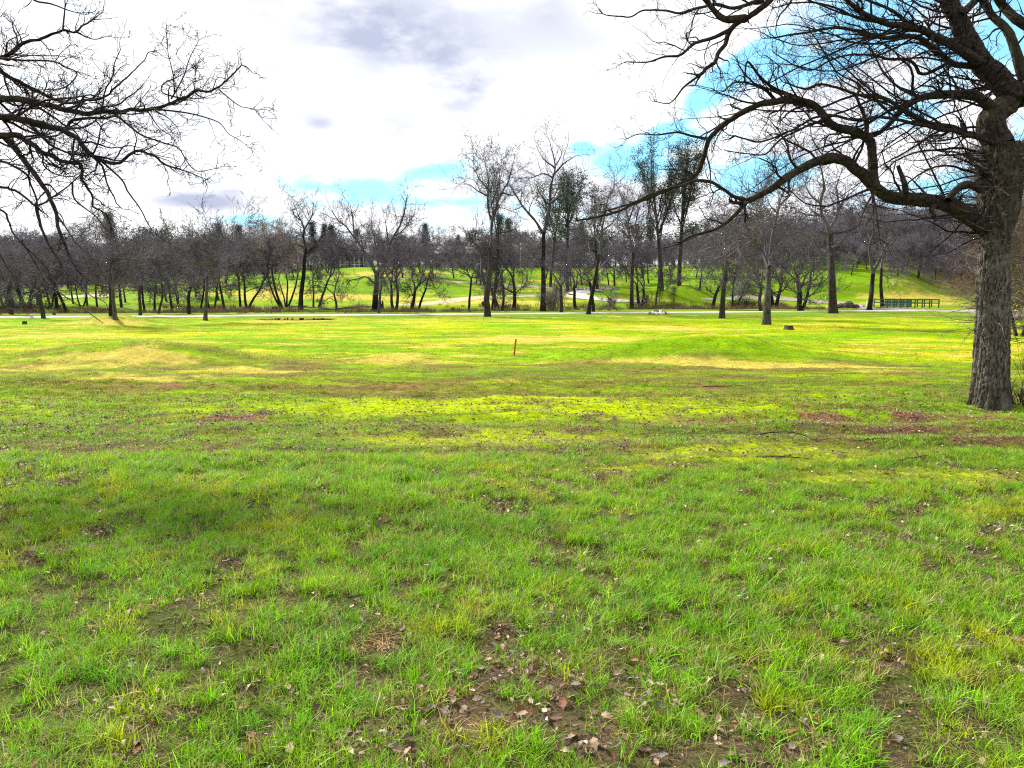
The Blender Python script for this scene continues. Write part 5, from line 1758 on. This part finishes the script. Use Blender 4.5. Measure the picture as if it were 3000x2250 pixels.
def stump(px, py, wpx, hpx, seed, label, jag=0.0):
    rng = np.random.default_rng(seed)
    x, y, z = ghit(px, py)
    r = wpx / F * y / 2; H = hpx / F * y
    root = empty("tree_stump", (x, y, z), label, "stump")
    n = 22
    V = []
    hs = [-.1, 0, H * .25, H * .6, H]
    rs = [1.25, 1.15, 1.0, .9, .85]
    lob = 1 + .16 * np.sin(np.arange(n) / n * 2 * math.pi * 3 + seed) + rng.uniform(-.06, .06, n)
    topz = H * (1 + jag * rng.uniform(-.8, .6, n))
    rings = []
    for k, (hh, q) in enumerate(zip(hs, rs)):
        rings.append([(r * q * lob[i] * math.cos(2 * math.pi * i / n), r * q * lob[i] * math.sin(2 * math.pi * i / n), (topz[i] * (hh / H) if k > 1 else hh)) for i in range(n)])
    b = MB(); b.ring_solid(rings); b.f.pop()
    b.obj("bark", M_wood_dark, root, smooth=False)
    b = MB()
    b.v = [(p[0] * .98, p[1] * .98, p[2] - .012) for p in rings[-1]] + [(0, 0, H * (.97 - jag * .5))]
    b.f = [(i, (i + 1) % n, n) for i in range(n)]
    b.obj("cut_face", M_wood_cut if not jag else M_wood_dark, root)
    return root


stump(2310, 966, 27, 12, 1, "dark sawn stump on the lawn right of the pale-trunked oak")
stump(73, 950, 13, 9, 2, "small sawn stump in the bright grass before the bollard")
stump(805, 912, 17, 12, 3, "dark stump lying at the foot of the many-stemmed willow", .3)
stump(1119, 906, 12, 22, 4, "jagged broken snag right of the wide-crowned oak", .7)
stump(1327, 911, 12, 10, 5, "rounded dark stump on the creek bank left of the burl oak", .25)
stump(158, 923, 9, 5, 6, "tiny dark stump on the strip right of the grey-trunked oak", .3)


def log_obj(p0, p1, w0, w1, seed, label, mat=None, name="fallen_log", twigs=0, cat="log", lift=.5, n=18, arc=0.0, sides=12):
    rng = np.random.default_rng(seed)
    a = np.array(ghit(*p0)); b_ = np.array(ghit(*p1))
    Ym = (a[1] + b_[1]) / 2
    P = a + (b_ - a) * np.linspace(0, 1, n)[:, None]
    side = norm(np.cross(b_ - a, (0, 0, 1.)))
    Ls = np.linalg.norm(b_ - a)
    P = P + side * (np.sin(np.linspace(0, math.pi * 1.6, n)) * .04 * Ls)[:, None] + rng.normal(0, .006 * Ls, P.shape)
    rad = np.linspace(w0, w1, n) / 2 / F * Ym
    P[:, 2] = zt(P[:, 0], P[:, 1]) + rad * lift + np.sin(np.linspace(0, math.pi, n)) * arc
    root = empty(name, tuple(P[0]), label, cat)
    tb_ = Tubes(); tb_.add(P, lump(rad, rng, .15), sides)
    # ends closed by tapering
    for e, s_ in ((0, 1), (-1, -1)):
        q = np.stack([P[e], P[e] - s_ * norm(P[1] - P[0]) * rad[e] * .25])
        tb_.add(q, np.array([rad[e], .001]), sides)
    me = _shift(tb_, root, "stem", mat or M_log)
    link_obj("stem", me, root)
    if twigs:
        t3 = Tubes()
        j = rng.integers(3, n - 1, twigs)
        d = norm(norm(b_ - a) * .8 + side * rng.choice([-1, 1], twigs)[:, None] * rng.uniform(.5, 1, twigs)[:, None] + np.array([0, 0, 1.]) * rng.uniform(.0, .5, twigs)[:, None])
        pts, rd = grow(P[j], d, Ls * rng.uniform(.15, .35, twigs), rad[j] * .6, 8, rng, .15, (0, 0, -.05), .3)
        pts[..., 2] = np.maximum(pts[..., 2], zt(pts[..., 0], pts[..., 1]) + .005)
        t3.add(pts, rd, 5)
        q, dd, l, r = shoots(pts, rd, np.full(twigs, Ls * .3), rng, 3.0 / Ls * 2.2, .2, 1, (.4, 1), (.3, .6), .6)
        if len(q):
            p2, r2_ = grow(q, dd, l, np.maximum(r, .002), 5, rng, .15, (0, 0, 0), .4)
            t3.add(p2, r2_, 3)
        link_obj("twigs", _shift(t3, root, "twigs", mat or M_log), root)["kind"] = "stuff"
    return root


log_obj((845, 901), (905, 901), 5, 4, 1, "brown fallen log behind the S-curved oak's foot", twigs=2, arc=.1)
log_obj((908, 902), (940, 903), 5, 3, 2, "short pale fallen log right of the S-curved oak", twigs=2)
log_obj((936, 905), (985, 909), 6, 5, 3, "pale split log lying left of the small low-branched tree", twigs=3)
log_obj((990, 907), (1095, 899), 5, 3, 4, "long dark fallen trunk reaching the wide-crowned oak", mat=M_wood_dark, twigs=3, arc=.1)
M_branch = bark_mat("dead_branch", (.035, .022, .018), (.10, .07, .055), (20, 20, 20))
log_obj((2190, 1277), (2395, 1300), 7, 2, 11, "long crooked dead branch on the moss, highest of the three fallen branches", M_branch, "fallen_branch", 6, "branch", .8, arc=.05, n=26, sides=8)
log_obj((2215, 1340), (2400, 1352), 6, 2, 12, "thin flat dead branch lying below the crooked one", M_branch, "fallen_branch", 4, "branch", .8, arc=.02, n=26, sides=8)
br = log_obj((2595, 1360), (2735, 1345), 7, 3, 13, "short dark branch with one raised pale fork, right of the other two", M_branch, "fallen_branch", 2, "branch", .8, arc=.03, n=20, sides=8)
b0 = np.array(ghit(2686, 1352)); P_ = at(np.array([2686, 2690, 2684, 2678]), np.array([1352, 1335, 1325, 1314]), np.full(4, b0[1]))
tb_ = Tubes(); tb_.add(cat_rom(P_, 10), np.linspace(.012, .005, 10), 6)
link_obj("fork", _shift(tb_, br, "fork", M_wood_cut), br)
log_obj((2512, 1293), (2620, 1288), 3, 1.5, 14, "faint thin twig lying in the grass under the red soil patches", M_branch, "fallen_branch", 3, "branch", .8, arc=.02, n=16, sides=6)
log_obj((2060, 1134), (2180, 1132), 3, 2, 15, "straight thin stick on the dry patch in the middle ground", M_branch, "fallen_branch", 1, "branch", .8, n=12, sides=6)


def rock_mesh(seed, mat):
    rng = np.random.default_rng(seed)
    n, m_ = 8, 5
    rings = []
    for k in range(m_):
        f = -1.25 + 2.5 * k / (m_ - 1)
        rings.append([(math.cos(f) * math.cos(2 * math.pi * i / n) * rng.uniform(.75, 1.15), math.cos(f) * math.sin(2 * math.pi * i / n) * rng.uniform(.7, 1.1), math.sin(f) * .72 * rng.uniform(.8, 1.15)) for i in range(n)])
    b = MB(); b.ring_solid(rings)
    return b.mesh("rock", mat)


M_rockw = plain_mat("white_rock", (.74, .71, .66), .9, .12, 5)
M_rockg = plain_mat("grey_rock", (.20, .19, .19), .9, .3, 4)
M_rockd = plain_mat("dark_rock", (.075, .06, .065), .9, .4, 4, bump=.5)
rw = [rock_mesh(i, M_rockw) for i in range(3)] + [rock_mesh(9, M_rockg)]
x, y, z = ghit(1931, 921)
pile = empty("rock_pile", (x, y, z), "heap of white and grey stones on the grass by the path", "rock pile")
rngR = np.random.default_rng(4)
wR = 30 / F * y
for i in range(64):
    a = rngR.uniform(0, 6.28); rr = math.sqrt(rngR.random())
    o = link_obj("rock", rw[int(rngR.choice([0, 1, 2, 3]))], pile)
    s = rngR.uniform(.10, .20)
    rx, ry = math.cos(a) * rr * wR, math.sin(a) * rr * wR * .55
    o.location = (rx, ry, float(zt(x + rx, y + ry)) - z + s * .5 + .34 * (1 - rr) * rngR.random())
    o.scale = (s, s * .9, s * .85)
    o.rotation_euler = (rngR.uniform(-.4, .4), rngR.uniform(-.4, .4), rngR.uniform(0, 6.28))
rd = [rock_mesh(20 + i, M_rockd) for i in range(3)]
for i, (px, py, wpx, hpx, lab) in enumerate(((2485, 901, 34, 20, "large dark boulder in the rockery left of the footbridge"), (2508, 902, 26, 12, "low dark boulder right of the large one in the rockery"), (2462, 902, 24, 14, "lilac-grey boulder left of the large dark one"), (2530, 901, 10, 7, "small pale stone at the right end of the rockery"),
                                           (2448, 902, 14, 10, "small dark stone at the rockery's left end, by the stout oak"))):
    x, y, z = ghit(px, py)
    o = link_obj("boulder", rd[i % 3] if i != 3 else rw[3], None, (x, y, z + hpx / F * y * .3))
    s = wpx / F * y / 2
    o.scale = (s, s * .8, hpx / F * y / 1.1)
    o.rotation_euler = (0, 0, i * 1.3)
    tag(o, lab, "boulder")

# ------------------------------------------------------------------ green footbridge with railings
M_green = plain_mat("green_paint", (.022, .062, .050), .6, .25, 3, .3)
M_greend = plain_mat("green_wood_weathered", (.06, .08, .05), .8, .25, 3)
M_deck = plain_mat("deck_wood", (.26, .23, .19), .9, .2, 4)
pa = np.array(ghit(2560, 903)[:2]); pb = np.array(ghit(2742, 903)[:2])
Lb = float(np.linalg.norm(pb - pa)); rz = math.atan2(pb[1] - pa[1], pb[0] - pa[0]); Lb *= .9
z0 = max(float(zt(*pa)), float(zt(*pb))) + .02
bridge = empty("footbridge", (pa[0], pa[1], z0), "green wooden footbridge with boarded railing by the cart path", "bridge", None, rz)
Hh = 24 / F * float(pa[1])
for side, yy in ((0, 0.0), (1, 2.1)):
    for i in range(9):
        b = MB(); b.box((0, 0, Hh / 2 - .3), (.10, .10, Hh + .6)); o = b.obj("post", M_green if side == 0 else M_greend, bridge); o.location = (Lb * i / 8, yy, 0)
    for hz in (.93, .52):
        for x0, x1 in ((0, .34), (.34, .68), (.68, 1)):
            b = MB(); b.box((Lb * (x1 - x0) / 2, 0, 0), (Lb * (x1 - x0) - .01, .05, .12)); o = b.obj("rail", M_green if x0 == .34 else M_greend, bridge); o.location = (Lb * x0, yy - .078, Hh * hz)
# boarded middle of the near railing
for i in range(4):
    for k in range(5):
        Lp = Lb * .12
        b = MB(); b.box((0, 0, 0), (Lp - .02, .03, Hh * .17)); o = b.obj("board", M_green, bridge); o.location = (Lb * (.27 + .125 * i), -.125, Hh * (.14 + .185 * k))
for i in range(24):
    b = MB(); b.box((0, 0, 0), (Lb / 24 - .015, 2.0, .05)); o = b.obj("plank", M_deck, bridge); o.location = (Lb * (i + .5) / 24, 1.02, -.03)
b = MB(); b.box((Lb / 2, .2, -.17), (Lb, .15, .2)).box((Lb / 2, 1.85, -.17), (Lb, .15, .2)); b.obj("beam", M_greend, bridge)

# ------------------------------------------------------------------ houses beyond the wood
M_wall_w = plain_mat("white_siding", (.30, .32, .34), .8, .06, 2)
M_wall_t = plain_mat("tan_siding", (.42, .38, .33), .8, .08, 2)
M_roof = plain_mat("grey_roof", (.30, .29, .29), .9, .15, 3)
M_roof2 = plain_mat("brown_roof", (.16, .12, .10), .9, .15, 3)
m, t_, p_ = new_mat("window_glass", .08, .6); p_.inputs['Base Color'].default_value = (.03, .045, .055, 1); M_glass = m


def house(px, Yd, W_, D_, Hw, Hr, wall, roof, label, nwin=4, porch=False, rz=0.0, gable=0):
    x = (px - 1500) / F * Yd; z = float(zt(x, Yd))
    root = empty("house", (x, Yd, z), label, "house", None, rz)
    b = MB()
    b.box((0, 0, Hw / 2 - .3), (W_, D_, Hw + .6)); b.obj("wall", wall, root)
    # gable roof with eaves
    e = .5; b = MB()
    yb, yf = D_ / 2 + e, -D_ / 2 - e
    xl, xr = -W_ / 2 - e, W_ / 2 + e
    v = [(xl, yf, Hw), (xr, yf, Hw), (xr, yb, Hw), (xl, yb, Hw), (xl + 1, 0, Hw + Hr), (xr - 1, 0, Hw + Hr)]
    vt = [(a, b__, c + .18) for a, b__, c in v]
    b.v = [(a, b__, c + .01) for a, b__, c in v[:4]] + vt
    b.f = [(3, 2, 1, 0), (0, 1, 5, 4), (1, 2, 6, 5), (2, 3, 7, 6), (3, 0, 4, 7), (4, 5, 9, 8), (5, 6, 9), (6, 7, 8, 9), (7, 4, 8)]
    b.obj("roof", roof, root)
    ch = MB(); ch.box((W_ * .25, .5, Hw + Hr), (.7, .7, 1.6)); ch.obj("chimney", M_wall_t, root)
    for i in range(nwin):
        wx = -W_ / 2 + W_ * (i + .5) / nwin
        f = MB()
        ww, wh = min(1.5, W_ / nwin * .6), 1.3
        zc = Hw * .55
        for (cx, cz, sx, sz) in ((0, wh / 2, ww + .2, .12), (0, -wh / 2, ww + .2, .12), (-ww / 2, 0, .1, wh - .12), (ww / 2, 0, .1, wh - .12), (0, 0, .06, wh - .12)):
            f.box((cx, 0, cz), (sx, .12, sz))
        o = f.obj("window", M_white, root); o.location = (wx, -D_ / 2 - .05, zc)
        g = MB(); g.box((0, .035, 0), (ww - .1, .03, wh - .12)); g.obj("pane", M_glass, o)
    d = MB(); d.box((0, 0, 0), (1.0, .08, 2.0)); o = d.obj("door", M_roof2, root); o.location = (W_ * .5 - 1.2, -D_ / 2 - .045, 1.0)
    if porch:
        for i in range(7):
            p = MB(); p.box((0, 0, 1.2), (.13, .13, 2.4)); o = p.obj("porch_post", M_white, root); o.location = (-W_ / 2 + .4 + (W_ - .8) * i / 6, -D_ / 2 - 2.0, 0)
        p = MB(); p.box((0, -D_ / 2 - 1.2, 2.55), (W_ + .3, 2.5, .25)); p.obj("porch_roof", roof, root)
        for hz in (.95, .45):
            p = MB(); p.box((0, -D_ / 2 - 2.0, hz), (W_ - .8, .08, .10)); p.obj("porch_rail", M_white, root)
    return root


house(1046, 163, 6.5, 7, 2.7, 2.2, M_wall_w, M_roof, "white house with a railed veranda and grey roof behind the wide-crowned oak", 4, True)
house(1010, 168, 5, 6, 2.7, 2.0, M_wall_w, M_roof, "small white outbuilding left of the veranda house", 2)
house(268, 158, 10, 7, 3.0, 2.2, M_wall_w, M_roof, "white house glimpsed between trunks far left, above the sand bunker", 4)
house(1340, 178, 9, 7, 2.8, 2.0, M_wall_w, M_roof, "pale house hidden in the wood left of the burl oak", 4)
house(1528, 182, 8, 7, 3.2, 2.2, M_wall_t, M_roof, "tan house hidden behind the utility pole", 3)
house(790, 185, 9, 7, 3.0, 2.0, M_wall_t, M_roof2, "dark-roofed house deep in the wood behind the willow", 3)


# ------------------------------------------------------------------ grass, weeds, leaves
def grass_mat(name, translucent=.38, rough=.6):
    m = bpy.data.materials.new(name)
    m.use_nodes = True
    t = NT(m.node_tree)
    m.node_tree.nodes.clear()
    a = t.n('ShaderNodeAttribute', attribute_name='icol', attribute_type='INSTANCER')
    s = t.n('ShaderNodeAttribute', attribute_name='shade')
    k = t.math('ADD', t.math('MULTIPLY', s.outputs['Fac'], 1.15), .38)
    c = t.scalecol(a.outputs['Color'], k)
    hue = t.n('ShaderNodeAttribute', attribute_name='hue')
    c = t.mix(t.math('MULTIPLY', hue.outputs['Fac'], .7), c, t.scalecol(a.outputs['Color'], 1.0))
    straw = t.math('GREATER_THAN', hue.outputs['Fac'], .90)
    c = t.mix(t.math('MULTIPLY', straw, .8), c, (.36, .30, .12))
    d = t.n('ShaderNodeBsdfPrincipled')
    t.link(c, d.inputs['Base Color'])
    d.inputs['Roughness'].default_value = rough
    d.inputs['Specular IOR Level'].default_value = .15
    tr = t.n('ShaderNodeBsdfTranslucent')
    t.link(t.vmath('MULTIPLY', c, (1.25, 1.15, .5)), tr.inputs[0])
    mx = t.n('ShaderNodeMixShader')
    mx.inputs[0].default_value = translucent
    t.link(d.outputs[0], mx.inputs[1]); t.link(tr.outputs[0], mx.inputs[2])
    o = t.n('ShaderNodeOutputMaterial')
    t.link(mx.outputs[0], o.inputs[0])
    return m


M_grass = grass_mat("grass_blade")
PROTO = bpy.data.collections.new("grass_sources")   # only instanced; never linked to the scene


def tuft_mesh(seed, n, rad, hmin, hmax, width, lean=.5, segs=3, mat=None, shape='blade'):
    rng = np.random.default_rng(seed)
    a = rng.uniform(0, 6.28, n); rr = rad * np.sqrt(rng.random(n))
    base = np.stack([np.cos(a) * rr, np.sin(a) * rr, np.full(n, -.01)], -1)
    h = rng.uniform(hmin, hmax, n)
    b = rng.uniform(0, 6.28, n)
    ld = np.stack([np.cos(b), np.sin(b), np.zeros(n)], -1)
    ln = rng.uniform(.1, 1, n) ** 1.2 * lean * 2
    side = np.stack([-np.sin(b + rng.normal(0, .6, n)), np.cos(b + rng.normal(0, .6, n)), np.zeros(n)], -1)
    w = width * rng.uniform(.6, 1.2, n)
    rows = []
    for k in range(segs + 1):
        t = k / segs
        c = base + ld * (h * ln * t ** 1.8)[:, None] + np.array([0, 0, 1.]) * (h * (t - .35 * np.minimum(ln, 1.3) * t ** 2.2))[:, None]
        ww = (w * (1 - t) ** .6 * .5 + .00008)[:, None]
        rows.append(np.stack([c - side * ww, c + side * ww], 1))
    V_ = np.stack(rows, 1)            # n, segs+1, 2, 3
    idx = np.arange(n * (segs + 1) * 2).reshape(n, segs + 1, 2)
    q = np.stack([idx[:, :-1, 0], idx[:, :-1, 1], idx[:, 1:, 1], idx[:, 1:, 0]], -1).reshape(-1, 4)
    shade = np.repeat(rng.random(n), (segs + 1) * 2); hue = np.repeat(rng.random(n), (segs + 1) * 2)
    me = np_mesh("tuft", V_.reshape(-1, 3), q, None, mat or M_grass, True, {"shade": shade, "hue": hue})
    o = bpy.data.objects.new("tuft", me)
    return o


def scatter(name, pts, col, rotz, scale, pick, sources, label=None, tiltv=None, parent=None):
    """one object that draws instances of the source meshes on its points (geometry nodes)"""
    coll = bpy.data.collections.new(name + "_sources")
    for i, s_ in enumerate(sources):
        s_.name = "%s_source_%02d" % (name, i)
        coll.objects.link(s_)
    me = bpy.data.meshes.new(name)
    me.vertices.add(len(pts))
    me.vertices.foreach_set("co", np.asarray(pts, np.float32).ravel())
    A = me.attributes.new("icol", 'FLOAT_COLOR', 'POINT')
    c4 = np.ones((len(pts), 4), np.float32); c4[:, :3] = col
    A.data.foreach_set("color", c4.ravel())
    A = me.attributes.new("rot", 'FLOAT_VECTOR', 'POINT')
    rv = np.zeros((len(pts), 3), np.float32); rv[:, 2] = rotz
    if tiltv is not None:
        rv[:, :2] = tiltv
    A.data.foreach_set("vector", rv.ravel())
    A = me.attributes.new("scl", 'FLOAT', 'POINT'); A.data.foreach_set("value", np.asarray(scale, np.float32))
    A = me.attributes.new("pick", 'INT', 'POINT'); A.data.foreach_set("value", np.asarray(pick, np.int32))
    o = link_obj(name, me, parent)
    g = bpy.data.node_groups.new(name + "_nodes", 'GeometryNodeTree')
    g.interface.new_socket("Geometry", in_out='INPUT', socket_type='NodeSocketGeometry')
    g.interface.new_socket("Geometry", in_out='OUTPUT', socket_type='NodeSocketGeometry')
    N = g.nodes; Lk = g.links
    gi = N.new('NodeGroupInput'); go = N.new('NodeGroupOutput')
    mp = N.new('GeometryNodeMeshToPoints')
    ci = N.new('GeometryNodeCollectionInfo')
    ci.inputs['Collection'].default_value = coll
    ci.inputs['Separate Children'].default_value = True
    ci.inputs['Reset Children'].default_value = True
    ins = N.new('GeometryNodeInstanceOnPoints')
    ins.inputs['Pick Instance'].default_value = True
    def attr(nm, typ):
        n_ = N.new('GeometryNodeInputNamedAttribute'); n_.data_type = typ; n_.inputs['Name'].default_value = nm
        return [s for s in n_.outputs if s.name == 'Attribute' and s.enabled][0]
    e2r = N.new('FunctionNodeEulerToRotation')
    Lk.new(gi.outputs[0], mp.inputs[0]); Lk.new(mp.outputs[0], ins.inputs['Points'])
    Lk.new(ci.outputs[0], ins.inputs['Instance'])
    Lk.new(attr('pick', 'INT'), ins.inputs['Instance Index'])
    Lk.new(attr('rot', 'FLOAT_VECTOR'), e2r.inputs[0]); Lk.new(e2r.outputs[0], ins.inputs['Rotation'])
    cx = N.new('ShaderNodeCombineXYZ'); sa = attr('scl', 'FLOAT')
    for i in range(3):
        Lk.new(sa, cx.inputs[i])
    Lk.new(cx.outputs[0], ins.inputs['Scale'])
    Lk.new(ins.outputs[0], go.inputs[0])
    md = o.modifiers.new("scatter", 'NODES'); md.node_group = g
    return tag(o, label, None, None, "stuff")


rngG = np.random.default_rng(99)


def sample_band(y0, y1, n, margin=3.0, hw=.76):
    n = int(n * (1 + 2.3 / y1) * 1.08)
    y = np.sqrt(rngG.uniform(y0 ** 2, y1 ** 2, n))
    x = rngG.uniform(-1, 1, n) * (hw * y + margin)
    return x, y


def grass_band(name, y0, y1, n, srcs, keep_bare, hs, colgain=1.0, greenboost=0.0):
    x, y = sample_band(y0, y1, n)
    c, soil, litter, dry, moss = gcol(x, y)
    clump = .5 * fbm(x * 3.2, y * 3.2, 131, 3) + .5 * fbm(x * 9, y * 9, 133, 2)
    big = fbm(x * .9, y * .9, 141, 3)
    prob = (.10 + 1.05 * sm(.40, .60, clump)) * (1 - .80 * soil) * (1 - .50 * litter)
    keep = rngG.random(len(x)) < prob
    x, y, c, litter, dry, soil, moss, clump, big = (v[keep] for v in (x, y, c, litter, dry, soil, moss, clump, big))
    z = zt(x, y)
    # blades keep their own green even where the ground under them is brown
    e = lambda a: a[..., None]
    green = np.array([.18, .41, .008]) ; yel = np.array([.34, .43, .008]); blue = np.array([.125, .35, .020])
    hue = .35 * fbm(x * 1.3, y * 1.3, 151, 4) + .65 * fbm(x * 5, y * 5, 152, 3)
    g = green * (1 - e(sm(.52, .74, hue))) + yel * e(sm(.52, .74, hue))
    g = g * (1 - e(1 - sm(.3, .45, hue))) + blue * e(1 - sm(.3, .45, hue))
    own = np.clip(1.0 - sm(9, 17, y) * .85 - dry * .5 - moss * .7, .05, 1)
    col = g * e(own) + c * e(1 - own)
    var = .38 + .30 * sm(12, 20, y)
    dead = rngG.random(len(x))
    pale = rngG.random(len(x))
    nb = 1 - sm(12, 16, y)
    col = np.where((pale < .14 * nb)[:, None], np.array([.28, .38, .10]) * (.6 + .7 * dead[:, None]), col)
    col = np.where((pale > 1 - .10 * nb)[:, None], np.array([.12, .17, .022]) * (.6 + .8 * dead[:, None]), col)
    col = np.where(((pale > .5) & (pale < .5 + .06 * nb))[:, None], np.array([.34, .27, .12]), col)
    fd = sm(8, 14, y) * (1 - .6 * sm(40, 55, y))
    col = np.where((dead < .13 * fd)[:, None], np.array([.36, .29, .09]), col)
    col = np.where((dead > 1 - .12 * fd)[:, None], np.array([.075, .055, .022]), col)
    col = col * e(1 + rngG.uniform(-1, 1, len(x)) * var) * colgain
    sc = hs * rngG.uniform(.65, 1.25, len(x)) * (.72 + .55 * big) * (1 - .35 * dry) * (1 - .45 * soil) * (1 - .5 * moss)
    # the sward is long near the camera and cropped beyond
    return scatter(name, np.stack([x, y, z], -1), col, rngG.uniform(0, 6.28, len(x)), sc, rngG.integers(0, len(srcs), len(x)), srcs, tiltv=rngG.normal(0, .12, (len(x), 2)))


t_near = [tuft_mesh(900 + i, 20, .034, .022, .098, .0034, .62, 4) for i in range(8)]
t_mid = [tuft_mesh(920 + i, 30, .07, .012, .055, .0055, .6, 3) for i in range(5)]
t_far = [tuft_mesh(940 + i, 36, .22, .012, .040, .011, .9, 2) for i in range(5)]
t_turf = [tuft_mesh(960 + i, 40, .45, .012, .032, .022, .9, 2) for i in range(4)]
grass_band("grass", 1.6, 7.5, 72000, t_near, 0, 1.0)
grass_band("grass", 7.2, 14.5, 52000, t_mid, 0, .9)
grass_band("grass", 14, 30, 42000, t_far, 0, .75)
grass_band("grass", 29, 62, 26000, t_turf, 0, .8)

# weeds along the creek
t_weed = [tuft_mesh(980 + i, 40, .35, .25, .75, .022, .45, 3, M_weed) for i in range(4)]
n = 5200
x = rngG.uniform(-62, 34, n)
s = rngG.normal(15.5, 3.2, n) + 1.2 * np.sin(x * .13)
y = ypath(x) + s
k = (fbm(x * .16, y * .2, 171, 3) > .46)
x, y = x[k], y[k]
scatter("creek_weeds", np.stack([x, y, zt(x, y)], -1), np.tile([.2, .13, .08], (len(x), 1)), rngG.uniform(0, 6.28, len(x)), rngG.uniform(.4, 1.15, len(x)), rngG.integers(0, 4, len(x)), t_weed)


# fallen oak leaves
def leaf_mesh(seed, mat, size=.046):
    rng = np.random.default_rng(seed)
    nL = 9
    curl = rng.uniform(.5, 1.6) * rng.choice([-1, 1]); cup = rng.uniform(.15, .7)
    V_, F_ = [], []
    for k in range(nL):
        t = k / (nL - 1)
        lobe = .26 * math.sin(math.pi * min(1, t * 1.02 + .03)) ** .8 * (1 + .30 * math.cos(t * math.pi * 6.5))
        lobe = max(lobe, .012)
        for s_ in (-1, 0, 1):
            yy = (t - .5); xx = s_ * lobe
            zz = .22 * curl * (yy * yy) * 1.3 + cup * abs(xx) * .9 + rng.uniform(-.012, .012)
            V_.append((xx * size, yy * size, zz * size))
    for k in range(nL - 1):
        b_ = k * 3
        F_ += [(b_, b_ + 1, b_ + 4, b_ + 3), (b_ + 1, b_ + 2, b_ + 5, b_ + 4)]
    me = bpy.data.meshes.new("leaf")
    me.from_pydata([tuple(map(float, v)) for v in V_], [], F_)
    for p in me.polygons:
        p.use_smooth = True
    me.materials.append(mat)
    return me


LEAFC = [((.13, .072, .050), (.07, .038, .030)), ((.28, .19, .125), (.16, .105, .07)), ((.46, .36, .25), (.30, .21, .14)), ((.18, .15, .145), (.10, .078, .078)), ((.22, .085, .04), (.13, .05, .03))]
M_leaves = [plain_mat("dead_leaf_%s" % n_, a, .75, .2, 40, .3, .2, c2=b_) for n_, (a, b_) in zip(("brown", "tan", "straw", "grey", "rust"), LEAFC)]
leaf_me = [leaf_mesh(300 + i, M_leaves[i % 5]) for i in range(15)]


def leaf_spots(n, y0, y1):
    x, y = sample_band(y0, y1, n)
    _, soil, litter, dry, moss = gcol(x, y)
    keep = rngG.random(len(x)) < .12 + .9 * litter * (y < 12) * (.4 + .6 * (y < 7)) + .4 * soil + .5 * litter * (y >= 12)
    return x[keep], y[keep]


x, y = leaf_spots(95000, 2.0, 12)
o_ = np.argsort(np.hypot(x, y) + rngG.uniform(0, 1.2, len(x)))
x, y = x[o_], y[o_]
print("leaves", len(x))
wts = np.array([.30, .22, .12, .24, .12])
pick_all = np.array([int(rngG.choice(5, p=wts)) + 5 * int(rngG.integers(3)) for _ in range(len(x))])
for i in range(min(300, len(x))):
    o = link_obj("leaf", leaf_me[pick_all[i]], ground)
    o.location = (x[i], y[i], float(zt(x[i], y[i])) + rngG.uniform(.004, .022))
    o.rotation_euler = (rngG.normal(0, .45), rngG.normal(0, .45), rngG.uniform(0, 6.28))
    s = rngG.uniform(.5, 1.3)
    o.scale = (s, s, s)
xr_, yr_ = x[300:], y[300:]
xf, yf = leaf_spots(22000, 11, 24)
xr_ = np.concatenate([xr_, xf]); yr_ = np.concatenate([yr_, yf])
n = len(xr_)
srcs = [bpy.data.objects.new("leafsrc", me) for me in leaf_me]
scatter("fallen_leaves", np.stack([xr_, yr_, zt(xr_, yr_) + rngG.uniform(.005, .03, n)], -1), np.ones((n, 3)) * .2, rngG.uniform(0, 6.28, n), rngG.uniform(.30, 1.0, n) ** 1.0, rngG.choice(15, n), srcs, tiltv=rngG.normal(0, .45, (n, 2)))
n = 60000
x, y = sample_band(1.9, 9.5, n)
_, soil_, lit_, dry_, _m = gcol(x, y)
k = rngG.random(len(x)) < .35 + .65 * lit_
x, y, lit_ = x[k], y[k], lit_[k]
n = len(x)
scatter("leaf_crumbs", np.stack([x, y, zt(x, y) + rngG.uniform(.001, .012, n)], -1), np.ones((n, 3)) * .2, rngG.uniform(0, 6.28, n), rngG.uniform(.12, .42, n), rngG.choice(15, n), [bpy.data.objects.new("crumbsrc", me) for me in leaf_me], tiltv=rngG.normal(0, .5, (n, 2)))
M_thatch = plain_mat("dead_thatch", (.17, .125, .06), .9, .4, 30)
t_th = [tuft_mesh(995 + i, 26, .07, .012, .045, .0028, 1.7, 3, M_thatch) for i in range(4)]
n = 15000
x, y = sample_band(1.9, 9.5, n)
n = len(x)
scatter("thatch", np.stack([x, y, zt(x, y)], -1), np.tile([.2, .15, .08], (n, 1)), rngG.uniform(0, 6.28, n), rngG.uniform(.6, 1.2, n), rngG.integers(0, 4, n), t_th)
# dead pine-straw clumps in the near sward
M_straw = plain_mat("straw", (.40, .24, .10), .8, .3, 5)
t_str = [tuft_mesh(990 + i, 60, .12, .01, .05, .0028, 1.6, 3, M_straw) for i in range(2)]
ps = [ghit(px, py) for px, py in ((1100, 1870), (1130, 1880), (1085, 1905), (1150, 1850), (1800, 2070), (1830, 2085), (1450, 2140), (1480, 2150), (1420, 2150), (700, 1640), (2190, 1740), (1120, 1900), (1060, 1880), (1810, 2050))]
scatter("straw", np.array(ps), np.tile([.4, .25, .1], (len(ps), 1)), rngG.uniform(0, 6.28, len(ps)), rngG.uniform(.8, 1.2, len(ps)), rngG.integers(0, 2, len(ps)), t_str)
